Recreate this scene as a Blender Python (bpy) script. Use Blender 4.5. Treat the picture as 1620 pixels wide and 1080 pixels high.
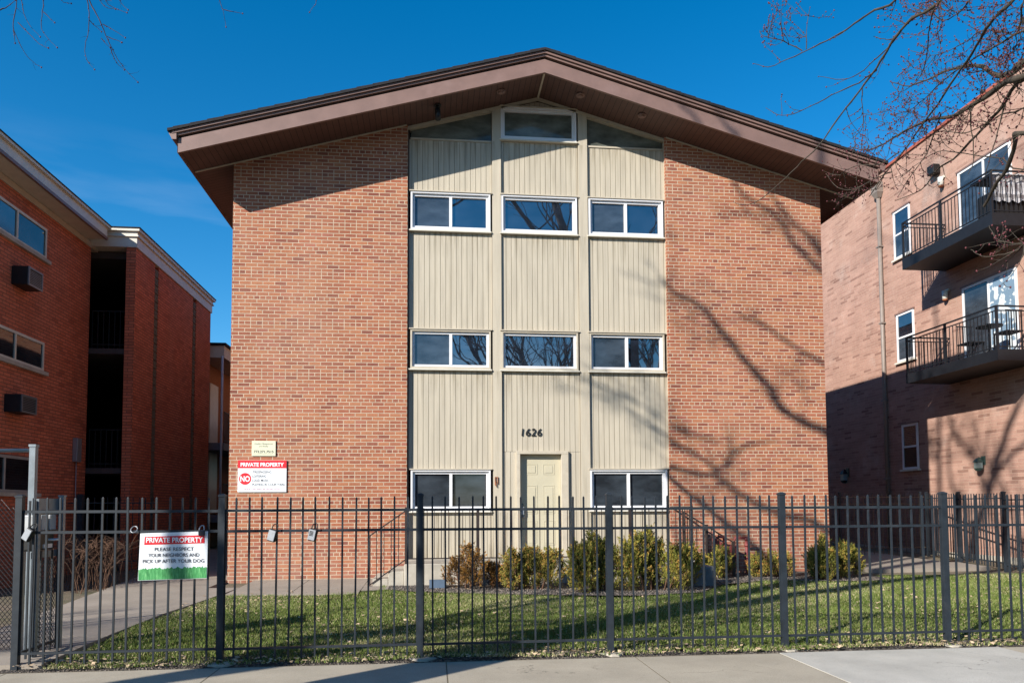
import bpy, bmesh, math, random
import numpy as np
from mathutils import Vector, Matrix
R = math.radians
random.seed(7)
for o in list(bpy.data.objects): bpy.data.objects.remove(o)
sc = bpy.context.scene
C = sc.collection

# ---------------------------------------------------------------- camera, sky, sun
cam_d = bpy.data.cameras.new('camera')
cam = bpy.data.objects.new('camera', cam_d); C.objects.link(cam); sc.camera = cam
cam_d.sensor_fit = 'HORIZONTAL'; cam_d.sensor_width = 36.0
cam_d.lens = 36.0 * 1185.8 / 1620.0
cam_d.shift_x = 0.0
cam_d.shift_y = (734.5 - 540.0) / 1620.0
cam_d.clip_start = 0.05; cam_d.clip_end = 3000
pi_, ya, ro = 0.05605, 0.10528, -0.00496
w_ = Vector((math.sin(ya)*math.cos(pi_), math.cos(ya)*math.cos(pi_), math.sin(pi_)))
r0 = Vector((math.cos(ya), -math.sin(ya), 0)); u0 = r0.cross(w_)
r_ = math.cos(ro)*r0 + math.sin(ro)*u0; u_ = -math.sin(ro)*r0 + math.cos(ro)*u0
M4 = Matrix((r_, u_, -w_)).transposed().to_4x4()
M4.translation = Vector((0, 0, 1.56))
cam.matrix_world = M4

SUN = Vector((1.065, 0.88, -0.704)).normalized()
world = bpy.data.worlds.new('World'); sc.world = world; world.use_nodes = True
nt = world.node_tree; nt.nodes.clear()
sky = nt.nodes.new('ShaderNodeTexSky'); sky.sky_type = 'NISHITA'; sky.sun_disc = False
sky.sun_elevation = R(27.0); sky.sun_rotation = math.atan2(-1.065, -0.88)
sky.altitude = 200; sky.air_density = 1.0; sky.dust_density = 0.15; sky.ozone_density = 4.0
hs = nt.nodes.new('ShaderNodeHueSaturation'); hs.inputs['Saturation'].default_value = 1.35; hs.inputs['Hue'].default_value = 0.495
hs.inputs['Value'].default_value = 0.98
# thin high cloud low in the sky
tc = nt.nodes.new('ShaderNodeTexCoord')
mp = nt.nodes.new('ShaderNodeMapping'); mp.inputs['Scale'].default_value = (1.2, 1.2, 7.0)
nz = nt.nodes.new('ShaderNodeTexNoise'); nz.inputs['Scale'].default_value = 2.2; nz.inputs['Detail'].default_value = 6
cr = nt.nodes.new('ShaderNodeValToRGB'); cr.color_ramp.elements[0].position = 0.5; cr.color_ramp.elements[1].position = 0.8
sx = nt.nodes.new('ShaderNodeSeparateXYZ')
mr = nt.nodes.new('ShaderNodeMapRange'); mr.inputs['From Min'].default_value = 0.42; mr.inputs['From Max'].default_value = 0.15
mr.inputs['To Min'].default_value = 0.0; mr.inputs['To Max'].default_value = 0.5
mu = nt.nodes.new('ShaderNodeMath'); mu.operation = 'MULTIPLY'
mx = nt.nodes.new('ShaderNodeMixRGB'); mx.inputs['Color2'].default_value = (7.0, 8.0, 9.0, 1)
bg = nt.nodes.new('ShaderNodeBackground'); bg.inputs['Strength'].default_value = 0.10
wo = nt.nodes.new('ShaderNodeOutputWorld')
lk = nt.links.new
lk(sky.outputs[0], hs.inputs['Color']); lk(tc.outputs['Generated'], mp.inputs[0]); lk(mp.outputs[0], nz.inputs[0])
lk(nz.outputs[0], cr.inputs[0]); lk(tc.outputs['Generated'], sx.inputs[0]); lk(sx.outputs['Z'], mr.inputs[0])
lk(cr.outputs[0], mu.inputs[0]); lk(mr.outputs[0], mu.inputs[1]); lk(mu.outputs[0], mx.inputs['Fac'])
lk(hs.outputs[0], mx.inputs['Color1']); lk(mx.outputs[0], bg.inputs['Color']); lk(bg.outputs[0], wo.inputs[0])

sun_d = bpy.data.lights.new('sun', 'SUN'); sun_d.energy = 4.7; sun_d.angle = R(0.53); sun_d.color = (1.0, 0.94, 0.86)
sun = bpy.data.objects.new('sun', sun_d); C.objects.link(sun)
sun.rotation_euler = SUN.to_track_quat('-Z', 'Y').to_euler(); sun.location = (-20, -15, 20)
vs = sc.view_settings; vs.view_transform = 'Standard'; vs.look = 'None'; vs.exposure = 0.88; vs.gamma = 1.0; vs.use_curve_mapping = False

# ---------------------------------------------------------------- materials
def newmat(name):
    m = bpy.data.materials.new(name); m.use_nodes = True
    return m, m.node_tree, m.node_tree.nodes['Principled BSDF']
def pos(nt):
    return nt.nodes.new('ShaderNodeNewGeometry').outputs['Position']
def noise(nt, scale, detail=4, vec=None, rough=0.6, stretch=None):
    n = nt.nodes.new('ShaderNodeTexNoise'); n.inputs['Scale'].default_value = scale
    n.inputs['Detail'].default_value = detail; n.inputs['Roughness'].default_value = rough
    v = vec or pos(nt)
    if stretch:
        mpp = nt.nodes.new('ShaderNodeMapping'); mpp.inputs['Scale'].default_value = stretch
        nt.links.new(v, mpp.inputs[0]); v = mpp.outputs[0]
    nt.links.new(v, n.inputs['Vector']); return n.outputs[0]
def ramp(nt, fac, stops):
    r = nt.nodes.new('ShaderNodeValToRGB'); e = r.color_ramp.elements
    while len(e) < len(stops): e.new(0.5)
    for k, (p, c) in enumerate(stops):
        e[k].position = p; e[k].color = (c[0], c[1], c[2], 1) if hasattr(c, '__len__') else (c, c, c, 1)
    nt.links.new(fac, r.inputs[0]); return r.outputs[0]
def mix(nt, fac, a, b, mode='MIX'):
    m = nt.nodes.new('ShaderNodeMixRGB'); m.blend_type = mode
    for k, v in ((0, fac), (1, a), (2, b)):
        if hasattr(v, 'is_linked'): nt.links.new(v, m.inputs[k])
        elif k == 0: m.inputs[0].default_value = v
        else: m.inputs[k].default_value = (v[0], v[1], v[2], 1)
    return m.outputs[0]
def math_(nt, op, a, b=None):
    m = nt.nodes.new('ShaderNodeMath'); m.operation = op
    for k, v in ((0, a), (1, b)):
        if v is None: continue
        if hasattr(v, 'is_linked'): nt.links.new(v, m.inputs[k])
        else: m.inputs[k].default_value = v
    return m.outputs[0]
def bump(nt, bs, h, strength=0.3, dist=0.01):
    b = nt.nodes.new('ShaderNodeBump'); b.inputs['Strength'].default_value = strength; b.inputs['Distance'].default_value = dist
    nt.links.new(h, b.inputs['Height']); nt.links.new(b.outputs[0], bs.inputs['Normal'])

def paint(name, col, rough=0.55, var=0.12, scale=6, metallic=0.0, dirt=None, stretch=None, spec=0.4, bmp=0.0):
    m, nt, bs = newmat(name)
    n = noise(nt, scale, 5, stretch=stretch)
    lo = [c*(1-var) for c in col]; hi = [min(1, c*(1+var)) for c in col]
    out = ramp(nt, n, [(0.3, lo), (0.7, hi)])
    if dirt:
        n2 = noise(nt, scale*0.6, 6, stretch=stretch)
        out = mix(nt, ramp(nt, n2, [(0.56, 0.0), (0.72, dirt[1])]), out, dirt[0])
    nt.links.new(out, bs.inputs['Base Color'])
    bs.inputs['Roughness'].default_value = rough; bs.inputs['Metallic'].default_value = metallic
    bs.inputs['Specular IOR Level'].default_value = spec
    if bmp: bump(nt, bs, noise(nt, scale*8, 4), bmp, 0.004)
    return m

def brick(name, axis, cols, mortar, course=0.0697, length=0.2182, header_every=7, msize=0.010, big=0.12, white=0.0, damp=True):
    """running bond with a header course every n courses; per-brick tones; recessed mortar"""
    m, nt, bs = newmat(name)
    g = nt.nodes.new('ShaderNodeSeparateXYZ'); nt.links.new(pos(nt), g.inputs[0])
    u = g.outputs['X' if axis == 'x' else 'Y']; v = math_(nt, 'ADD', g.outputs['Z'], -0.225 + 50*course*header_every)
    row = math_(nt, 'FLOOR', math_(nt, 'DIVIDE', v, course))
    cmb = nt.nodes.new('ShaderNodeCombineXYZ'); nt.links.new(math_(nt, 'ADD', u, 100.0), cmb.inputs[0]); nt.links.new(v, cmb.inputs[1])
    def bt(w, off):
        b = nt.nodes.new('ShaderNodeTexBrick'); b.offset = off; b.inputs['Scale'].default_value = 1.0
        b.inputs['Brick Width'].default_value = w; b.inputs['Row Height'].default_value = course
        b.inputs['Mortar Size'].default_value = msize*0.5; b.inputs['Mortar Smooth'].default_value = 0.15
        b.inputs['Color1'].default_value = (0, 0, 0, 1); b.inputs['Color2'].default_value = (1, 1, 1, 1); b.inputs['Mortar'].default_value = (0.5, 0.5, 0.5, 1)
        b.inputs['Bias'].default_value = 0.0
        nt.links.new(cmb.outputs[0], b.inputs['Vector']); return b
    b1 = bt(length, 0.5)
    tone, mort = b1.outputs['Color'], b1.outputs['Fac']
    if header_every:
        b2 = bt(length/2, 0.5)
        mod = math_(nt, 'COMPARE', math_(nt, 'MODULO', row, float(header_every)), float(header_every-1))
        mod.node.inputs[2].default_value = 0.1
        tone = mix(nt, mod, tone, b2.outputs['Color']); mort = mix(nt, mod, mort, b2.outputs['Fac'])
        hd = mod
    # second random per brick: colour patches
    c = ramp(nt, tone, [(0.0, cols[0]), (0.16, cols[1]), (0.5, cols[2]), (0.82, cols[3]), (1.0, cols[4])])
    c = mix(nt, 0.85, c, ramp(nt, noise(nt, 1.3, 5), [(0.3, [1-big]*3), (0.7, [1+big*0.4]*3)]), 'MULTIPLY')
    c = mix(nt, 0.8, c, ramp(nt, noise(nt, 45, 3), [(0.25, [0.8]*3), (0.75, [1.1]*3)]), 'MULTIPLY')
    if header_every: c = mix(nt, math_(nt, 'MULTIPLY', hd, 0.25), c, cols[0])
    if damp:
        hh = nt.nodes.new('ShaderNodeMapRange'); hh.inputs['From Min'].default_value = 1.3; hh.inputs['From Max'].default_value = 0.2
        nt.links.new(g.outputs['Z'], hh.inputs['Value'])
        dd = math_(nt, 'MULTIPLY', hh.outputs[0], ramp(nt, noise(nt, 2.2, 6), [(0.40, 0.0), (0.62, 0.75)]))
        c = mix(nt, dd, c, (0.30, 0.15, 0.11)); c = mix(nt, math_(nt, 'MULTIPLY', ramp(nt, noise(nt, 0.55, 5, stretch=(1, 1, 0.5)), [(0.45, 0.0), (0.7, 1.0)]), 0.16), c, (0.46, 0.30, 0.22))
    mc = mix(nt, 1.0, mortar, ramp(nt, noise(nt, 9, 4), [(0.3, [0.8]*3), (0.7, [1.08]*3)]), 'MULTIPLY')
    c = mix(nt, mort, c, mc)
    if white:
        c = mix(nt, ramp(nt, noise(nt, 0.9, 6), [(0.55, 0.0), (0.75, white)]), c, (0.6, 0.52, 0.46))
    nt.links.new(c, bs.inputs['Base Color']); bs.inputs['Roughness'].default_value = 0.85; bs.inputs['Specular IOR Level'].default_value = 0.2
    h = math_(nt, 'ADD', math_(nt, 'MULTIPLY', mort, -1.0), math_(nt, 'MULTIPLY', noise(nt, 60, 3), 0.3))
    bump(nt, bs, h, 0.6, 0.006)
    return m

MB_cols = [(0.20, 0.066, 0.046), (0.30, 0.099, 0.056), (0.345, 0.127, 0.068), (0.385, 0.155, 0.078), (0.32, 0.110, 0.075)]
brick_main = brick('brick_main', 'x', MB_cols, (0.47, 0.365, 0.265), msize=0.015, big=0.2)
brick_main_side = brick('brick_main_side', 'y', MB_cols, (0.5, 0.38, 0.28), msize=0.014)
LB = [(0.38, 0.098, 0.052), (0.50, 0.130, 0.064), (0.55, 0.148, 0.074), (0.61, 0.17, 0.088), (0.52, 0.135, 0.07)]
brick_left = brick('brick_left', 'y', LB, (0.20, 0.085, 0.055), msize=0.016, header_every=0, course=0.066, big=0.25)
brick_left_front = brick('brick_left_front', 'x', LB, (0.20, 0.085, 0.055), msize=0.016, header_every=0, course=0.066)
RB = [(0.235, 0.128, 0.098), (0.35, 0.205, 0.157), (0.385, 0.228, 0.175), (0.42, 0.255, 0.197), (0.36, 0.21, 0.163)]
brick_right = brick('brick_right', 'y', RB, (0.42, 0.285, 0.22), course=0.082, length=0.40, msize=0.012, header_every=0, big=0.22, white=0.3)
brick_right_front = brick('brick_right_front', 'x', RB, (0.42, 0.285, 0.22), course=0.082, length=0.40, msize=0.010, header_every=0)

siding = paint('siding_paint', (0.43, 0.382, 0.297), 0.6, 0.12, 3, dirt=((0.30, 0.255, 0.18), 0.4), stretch=(4, 4, 0.3))
def sill_streaks(m):
    nt = m.node_tree; bs = nt.nodes['Principled BSDF']; src = bs.inputs['Base Color'].links[0].from_socket
    g = nt.nodes.new('ShaderNodeSeparateXYZ'); nt.links.new(pos(nt), g.inputs[0]); z = g.outputs['Z']; tot = None
    for zs in (8.85, 6.97, 4.22, 1.45):
        d = math_(nt, 'SUBTRACT', zs, z); a = nt.nodes.new('ShaderNodeMapRange'); a.inputs['From Min'].default_value = 0.55; a.inputs['From Max'].default_value = 0.0
        nt.links.new(d, a.inputs['Value']); f = math_(nt, 'MULTIPLY', a.outputs[0], math_(nt, 'GREATER_THAN', d, 0.0)); tot = f if tot is None else math_(nt, 'ADD', tot, f)
    b = nt.nodes.new('ShaderNodeMapRange'); b.inputs['From Min'].default_value = 1.15; b.inputs['From Max'].default_value = 0.58; nt.links.new(z, b.inputs['Value']); tot = math_(nt, 'ADD', tot, b.outputs[0])
    s = ramp(nt, noise(nt, 9, 4, stretch=(1.6, 1.6, 0.10)), [(0.45, 0.0), (0.66, 0.75)])
    nt.links.new(mix(nt, math_(nt, 'MULTIPLY', tot, s), src, (0.22, 0.185, 0.125)), bs.inputs['Base Color'])
sill_streaks(siding)
groove = paint('siding_groove', (0.24, 0.205, 0.14), 0.8)
cream = paint('cream_trim', (0.44, 0.39, 0.305), 0.5, 0.08, 8, dirt=((0.34, 0.28, 0.2), 0.4))
vinyl = paint('white_vinyl', (0.66, 0.66, 0.67), 0.35, 0.04, 5)
white_metal = paint('white_trim', (0.56, 0.53, 0.45), 0.5, 0.08, 5)
fascia_m = paint('brown_fascia', (0.185, 0.114, 0.095), 0.5, 0.12, 2.5, dirt=((0.26, 0.17, 0.15), 0.5))
gap_m = paint('dark_gap', (0.02, 0.014, 0.012), 0.8)
shingle = paint('asphalt_shingle', (0.014, 0.013, 0.015), 0.9, 0.4, 30, bmp=0.5)
iron = paint('fence_iron', (0.016, 0.022, 0.029), 0.55, 0.25, 9, dirt=((0.045, 0.052, 0.058), 0.35), spec=0.35)
iron_b = paint('balcony_iron', (0.008, 0.009, 0.012), 0.55, 0.2, 9)
iron_rail = paint('rail_iron', (0.030, 0.022, 0.020), 0.5, 0.25, 9, dirt=((0.16, 0.06, 0.03), 0.6))
galv = paint('galvanised_steel', (0.20, 0.23, 0.25), 0.45, 0.18, 7, metallic=0.4, dirt=((0.18, 0.2, 0.22), 0.6))
concrete = paint('concrete', (0.38, 0.345, 0.285), 0.9, 0.16, 5, dirt=((0.22, 0.19, 0.15), 0.55), bmp=0.4)
rust = paint('rust', (0.25, 0.09, 0.04), 0.9, 0.4, 20)
dark_in = paint('dark_interior', (0.012, 0.011, 0.011), 0.9)
black = paint('black_paint', (0.012, 0.012, 0.012), 0.5)
grey_metal = paint('grey_metal', (0.30, 0.31, 0.33), 0.4, 0.1, 9, metallic=0.5)
lock_m = paint('lock_face', (0.30, 0.32, 0.34), 0.4, 0.1, 30)
glass_lamp = paint('lamp_glass', (0.62, 0.62, 0.55), 0.2, 0.05)
sign_white = paint('sign_white', (0.74, 0.77, 0.79), 0.4, 0.03)
sign_cream = paint('sign_cream', (0.62, 0.62, 0.45), 0.5, 0.05)
sign_red = paint('sign_red', (0.62, 0.025, 0.035), 0.4, 0.04)
ink = paint('sign_ink', (0.03, 0.03, 0.04), 0.5)
ink_grey = paint('sign_ink_grey', (0.30, 0.30, 0.24), 0.5)
ink_pink = paint('sign_ink_pink', (0.45, 0.2, 0.28), 0.5)
meter_m = paint('meter_red', (0.20, 0.045, 0.04), 0.5, 0.2, 12)
door_m = paint('door_paint', (0.46, 0.42, 0.305), 0.45, 0.05, 3)
coping_m = paint('red_coping', (0.30, 0.08, 0.05), 0.7)
spout_m = paint('taupe_downspout', (0.20, 0.165, 0.14), 0.5, 0.1, 8)
bark = paint('bark', (0.045, 0.036, 0.026), 0.9, 0.35, 14, bmp=0.8, dirt=((0.10, 0.09, 0.06), 0.4))
twig_m = paint('twig_bark', (0.05, 0.03, 0.035), 0.8, 0.3, 20)
twig_brown = paint('dry_twig', (0.12, 0.065, 0.04), 0.9, 0.35, 20)
bud_m = paint('red_bud', (0.095, 0.022, 0.026), 0.6, 0.4, 60)
leaf_dry = paint('dry_leaf', (0.42, 0.31, 0.20), 0.8, 0.5, 25)
stone_m = paint('grey_block', (0.16, 0.16, 0.16), 0.9, 0.2, 10)
asphalt = paint('asphalt', (0.055, 0.055, 0.058), 0.9, 0.2, 12)

def m_soffit(name, axis):
    m, nt, bs = newmat(name)
    g = nt.nodes.new('ShaderNodeSeparateXYZ'); nt.links.new(pos(nt), g.inputs[0])
    f = math_(nt, 'FRACT', math_(nt, 'DIVIDE', g.outputs[axis], 0.11))
    ln = math_(nt, 'LESS_THAN', f, 0.12)
    c = ramp(nt, noise(nt, 4, 4), [(0.3, (0.075, 0.036, 0.028)), (0.7, (0.10, 0.05, 0.039))])
    nt.links.new(mix(nt, ln, c, (0.03, 0.014, 0.011)), bs.inputs['Base Color']); bs.inputs['Roughness'].default_value = 0.6
    bump(nt, bs, math_(nt, 'MULTIPLY', ln, -1.0), 0.5, 0.006)
    return m
soffit_x = m_soffit('soffit_boards', 'X'); soffit_y = m_soffit('eave_boards', 'Y')

def glass_mat(name, tint=(0.010, 0.013, 0.018), rough=0.015, wav=0.02, refl=1.5, wscale=1.2):
    m, nt, bs = newmat(name)
    bs.inputs['Base Color'].default_value = (*tint, 1); bs.inputs['Roughness'].default_value = rough
    nt.links.new(ramp(nt, noise(nt, 1.7, 3, stretch=(1.0, 1.0, 2.2)), [(0.35, [c*0.6 for c in tint]), (0.7, [c*1.7 for c in tint])]), bs.inputs['Base Color'])
    bs.inputs['IOR'].default_value = refl; bs.inputs['Specular IOR Level'].default_value = 0.5
    bump(nt, bs, noise(nt, wscale, 2), wav, 0.05)
    return m
pane_m = glass_mat('window_glass', (0.010, 0.014, 0.022), refl=2.9)
pane_screen = glass_mat('screened_glass', (0.030, 0.040, 0.052), 0.14, 0.05, 1.9)
pane_low = glass_mat('ground_floor_glass', (0.024, 0.030, 0.037), 0.03, 0.03, 1.5)
pane_high = glass_mat('clerestory_glass', (0.10, 0.11, 0.095), 0.08, 0.02, 1.5)
pane_dark = glass_mat('dark_glass', (0.012, 0.012, 0.014), 0.04, 0.03, 1.6)
def curtain_mat():
    m, nt, bs = newmat('lace_curtain')
    v = nt.nodes.new('ShaderNodeTexWave'); v.inputs['Scale'].default_value = 3.5; v.inputs['Distortion'].default_value = 9; v.inputs['Detail'].default_value = 3
    nt.links.new(pos(nt), v.inputs['Vector'])
    nt.links.new(ramp(nt, v.outputs[0], [(0.35, (0.16, 0.24, 0.32)), (0.6, (0.55, 0.6, 0.62))]), bs.inputs['Base Color'])
    bs.inputs['Roughness'].default_value = 0.12; return m
lace = curtain_mat()

def grass_ground():
    m, nt, bs = newmat('lawn_soil')
    a = ramp(nt, noise(nt, 3.0, 6), [(0.3, (0.030, 0.042, 0.010)), (0.5, (0.055, 0.072, 0.016)), (0.72, (0.12, 0.10, 0.04))])
    b = ramp(nt, noise(nt, 60, 4), [(0.3, [0.5]*3), (0.7, [1.3]*3)])
    nt.links.new(mix(nt, 1.0, a, b, 'MULTIPLY'), bs.inputs['Base Color']); bs.inputs['Roughness'].default_value = 1.0
    bs.inputs['Specular IOR Level'].default_value = 0.1
    bump(nt, bs, noise(nt, 50, 5), 0.8, 0.02); return m
lawn_m = grass_ground()
def side_ground():
    m, nt, bs = newmat('earth')
    a = ramp(nt, noise(nt, 2.0, 6), [(0.3, (0.09, 0.085, 0.04)), (0.6, (0.16, 0.125, 0.085))])
    b = ramp(nt, noise(nt, 70, 4), [(0.3, [0.6]*3), (0.7, [1.3]*3)])
    nt.links.new(mix(nt, 1.0, a, b, 'MULTIPLY'), bs.inputs['Base Color']); bs.inputs['Roughness'].default_value = 1.0
    bump(nt, bs, noise(nt, 60, 5), 0.8, 0.02); return m
earth_m = side_ground()
def mulch():
    m, nt, bs = newmat('mulch_bed')
    v = nt.nodes.new('ShaderNodeTexVoronoi'); v.inputs['Scale'].default_value = 45; nt.links.new(pos(nt), v.inputs['Vector'])
    c = ramp(nt, v.outputs['Color'], [(0.1, (0.025, 0.02, 0.016)), (0.6, (0.07, 0.056, 0.045)), (0.97, (0.26, 0.22, 0.18))])
    nt.links.new(c, bs.inputs['Base Color']); bs.inputs['Roughness'].default_value = 1.0
    bump(nt, bs, v.outputs['Distance'], 1.0, 0.03); return m
mulch_m = mulch()
def pavement(name, base, jx):
    m, nt, bs = newmat(name)
    c = ramp(nt, noise(nt, 1.6, 7), [(0.3, [x*0.82 for x in base]), (0.7, [x*1.08 for x in base])])
    c = mix(nt, 0.9, c, ramp(nt, noise(nt, 160, 3), [(0.3, [0.72]*3), (0.7, [1.15]*3)]), 'MULTIPLY')
    c = mix(nt, ramp(nt, noise(nt, 7, 6), [(0.62, 0.0), (0.74, 0.45)]), c, [x*0.6 for x in base])
    v = nt.nodes.new('ShaderNodeTexVoronoi'); v.feature = 'DISTANCE_TO_EDGE'; v.inputs['Scale'].default_value = 0.55
    wv = nt.nodes.new('ShaderNodeVectorMath'); wv.operation = 'ADD'; nn = nt.nodes.new('ShaderNodeTexNoise'); nn.inputs['Scale'].default_value = 3.0; nn.inputs['Detail'].default_value = 6
    nt.links.new(pos(nt), nn.inputs['Vector']); nt.links.new(pos(nt), wv.inputs[0]); nt.links.new(nn.outputs['Color'], wv.inputs[1]); nt.links.new(wv.outputs[0], v.inputs['Vector'])
    ck = math_(nt, 'MULTIPLY', ramp(nt, v.outputs['Distance'], [(0.0, 1.0), (0.006, 0.0)]), ramp(nt, noise(nt, 0.8, 2), [(0.55, 0.0), (0.6, 0.7)]))
    c = mix(nt, ck, c, [x*0.25 for x in base])
    c = mix(nt, ramp(nt, noise(nt, 26, 4), [(0.68, 0.0), (0.74, 0.55)]), c, [x*0.45 for x in base])
    nt.links.new(c, bs.inputs['Base Color']); bs.inputs['Roughness'].default_value = 0.92; bs.inputs['Specular IOR Level'].default_value = 0.25
    bump(nt, bs, noise(nt, 160, 4), 0.35, 0.003); return m
walk_m = pavement('sidewalk_concrete', (0.385, 0.34, 0.265), 1)
walk_new = pavement('new_concrete', (0.46, 0.44, 0.39), 1)
path_m = pavement('path_concrete', (0.30, 0.26, 0.215), 1)
def foliage(name, stops):
    m, nt, bs = newmat(name)
    a = nt.nodes.new('ShaderNodeAttribute'); a.attribute_name = 'tone'
    nt.links.new(ramp(nt, a.outputs['Fac'], stops), bs.inputs['Base Color'])
    bs.inputs['Roughness'].default_value = 0.7; bs.inputs['Specular IOR Level'].default_value = 0.25
    tr = nt.nodes.new('ShaderNodeBsdfTranslucent'); ms = nt.nodes.new('ShaderNodeMixShader'); ms.inputs[0].default_value = 0.18
    nt.links.new(ramp(nt, a.outputs['Fac'], stops), tr.inputs['Color'])
    out = nt.nodes['Material Output']; nt.links.new(bs.outputs[0], ms.inputs[1]); nt.links.new(tr.outputs[0], ms.inputs[2]); nt.links.new(ms.outputs[0], out.inputs['Surface'])
    return m
grass_m = foliage('grass_blades', [(0.0, (0.075, 0.115, 0.022)), (0.4, (0.145, 0.20, 0.04)), (0.72, (0.235, 0.265, 0.075)), (0.86, (0.42, 0.37, 0.20)), (1.0, (0.60, 0.52, 0.33))])
bush_green = foliage('juniper_green', [(0.0, (0.07, 0.085, 0.018)), (0.45, (0.22, 0.22, 0.04)), (0.75, (0.40, 0.33, 0.07)), (1.0, (0.50, 0.28, 0.07))])
bush_gold = foliage('juniper_gold', [(0.0, (0.08, 0.095, 0.02)), (0.45, (0.28, 0.25, 0.05)), (0.8, (0.40, 0.26, 0.06)), (1.0, (0.44, 0.18, 0.06))])
bush_orange = foliage('juniper_orange', [(0.0, (0.08, 0.045, 0.015)), (0.5, (0.24, 0.13, 0.03)), (0.8, (0.38, 0.16, 0.04)), (1.0, (0.2, 0.18, 0.04))])

# ---------------------------------------------------------------- mesh helpers
class MB:
    def __init__(s): s.v = []; s.f = []; s.mi = []; s.smooth = []
    def add(s, vs, fs, mi=0, smooth=False):
        b = len(s.v); s.v += [tuple(p) for p in vs]
        for f in fs: s.f.append([b+i for i in f]); s.mi.append(mi); s.smooth.append(smooth)
        return s
    def box(s, x0, x1, y0, y1, z0, z1, mi=0):
        vs = [(x0,y0,z0),(x1,y0,z0),(x1,y1,z0),(x0,y1,z0),(x0,y0,z1),(x1,y0,z1),(x1,y1,z1),(x0,y1,z1)]
        return s.add(vs, [(0,3,2,1),(4,5,6,7),(0,1,5,4),(1,2,6,5),(2,3,7,6),(3,0,4,7)], mi)
    def hexa(s, q, mi=0):   # 8 corners, bottom 4 then top 4
        return s.add(q, [(0,3,2,1),(4,5,6,7),(0,1,5,4),(1,2,6,5),(2,3,7,6),(3,0,4,7)], mi)
    def prism_y(s, poly, y0, y1, mi=0):   # poly (x,z), counter-clockwise seen from -Y
        n = len(poly); vs = [(x, y0, z) for x, z in poly] + [(x, y1, z) for x, z in poly]
        fs = [list(range(n)), list(range(2*n-1, n-1, -1))] + [(i, i+n, (i+1)%n+n, (i+1)%n) for i in range(n)]
        return s.add(vs, fs, mi)
    def prism_z(s, poly, z0, z1, mi=0):
        n = len(poly); h0 = z0 if callable(z0) else (lambda x, y: z0); h1 = z1 if callable(z1) else (lambda x, y: z1)
        vs = [(x, y, h0(x, y)) for x, y in poly] + [(x, y, h1(x, y)) for x, y in poly]
        fs = [list(range(n-1, -1, -1)), list(range(n, 2*n))] + [(i, (i+1)%n, (i+1)%n+n, i+n) for i in range(n)]
        return s.add(vs, fs, mi)
    def bar(s, a, b, w, h=None, mi=0):     # square bar between points
        h = h or w; a = Vector(a); b = Vector(b); d = (b-a).normalized()
        up = Vector((0,0,1)) if abs(d.z) < 0.95 else Vector((0,1,0))
        x = d.cross(up).normalized(); y = x.cross(d).normalized()
        q = [p + sx*x*w/2 + sy*y*h/2 for p in (a, b) for sx, sy in ((-1,-1),(1,-1),(1,1),(-1,1))]
        return s.add(q, [(3,2,1,0),(4,5,6,7),(0,1,5,4),(1,2,6,5),(2,3,7,6),(3,0,4,7)], mi)
    def tube(s, pts, rad, n=6, mi=0, cap=True):
        pts = [Vector(p) for p in pts]; k = len(pts)
        if not hasattr(rad, '__len__'): rad = [rad]*k
        b = len(s.v); ref = Vector((0.3, 0.2, 1)).normalized()
        for i, p in enumerate(pts):
            d = (pts[min(i+1, k-1)] - pts[max(i-1, 0)]).normalized()
            x = d.cross(ref)
            if x.length < 0.1: x = d.cross(Vector((1, 0, 0)))
            x.normalize(); y = d.cross(x)
            for j in range(n):
                t = 2*math.pi*j/n; s.v.append(tuple(p + (x*math.cos(t) + y*math.sin(t))*rad[i]))
        for i in range(k-1):
            for j in range(n):
                s.f.append([b+i*n+j, b+i*n+(j+1)%n, b+(i+1)*n+(j+1)%n, b+(i+1)*n+j]); s.mi.append(mi); s.smooth.append(n > 4)
        if cap:
            s.f.append([b+j for j in range(n-1, -1, -1)]); s.mi.append(mi); s.smooth.append(False)
            s.f.append([b+(k-1)*n+j for j in range(n)]); s.mi.append(mi); s.smooth.append(False)
        return s
    def blob(s, c, r, sx=1, sy=1, sz=1, mi=0, nu=8, nv=5):
        b = len(s.v); cx, cy, cz = c
        s.v.append((cx, cy, cz+r*sz))
        for i in range(1, nv):
            ph = math.pi*i/nv
            for j in range(nu):
                t = 2*math.pi*j/nu; s.v.append((cx+r*sx*math.sin(ph)*math.cos(t), cy+r*sy*math.sin(ph)*math.sin(t), cz+r*sz*math.cos(ph)))
        s.v.append((cx, cy, cz-r*sz)); e = len(s.v)-1
        for j in range(nu):
            s.f.append([b, b+1+j, b+1+(j+1)%nu]); s.mi.append(mi); s.smooth.append(True)
            s.f.append([e, e-nu+(j+1)%nu, e-nu+j]); s.mi.append(mi); s.smooth.append(True)
        for i in range(nv-2):
            for j in range(nu):
                s.f.append([b+1+i*nu+j, b+1+(i+1)*nu+j, b+1+(i+1)*nu+(j+1)%nu, b+1+i*nu+(j+1)%nu]); s.mi.append(mi); s.smooth.append(True)
        return s
    def build(s, name, mats, parent=None, bevel=0.0):
        me = bpy.data.meshes.new(name); me.from_pydata(s.v, [], s.f); me.update()
        if not isinstance(mats, (list, tuple)): mats = [mats]
        for m in mats: me.materials.append(m)
        me.polygons.foreach_set('material_index', s.mi); me.polygons.foreach_set('use_smooth', s.smooth)
        o = bpy.data.objects.new(name, me); C.objects.link(o)
        if parent: o.parent = parent; o.matrix_parent_inverse = Matrix.Translation(-parent_loc(parent))
        if bevel:
            b = o.modifiers.new('bevel', 'BEVEL'); b.width = bevel; b.segments = 2; b.limit_method = 'ANGLE'
        return o
def parent_loc(p):
    return Vector(p.location) if p.type == 'EMPTY' else Vector((0, 0, 0))
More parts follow.
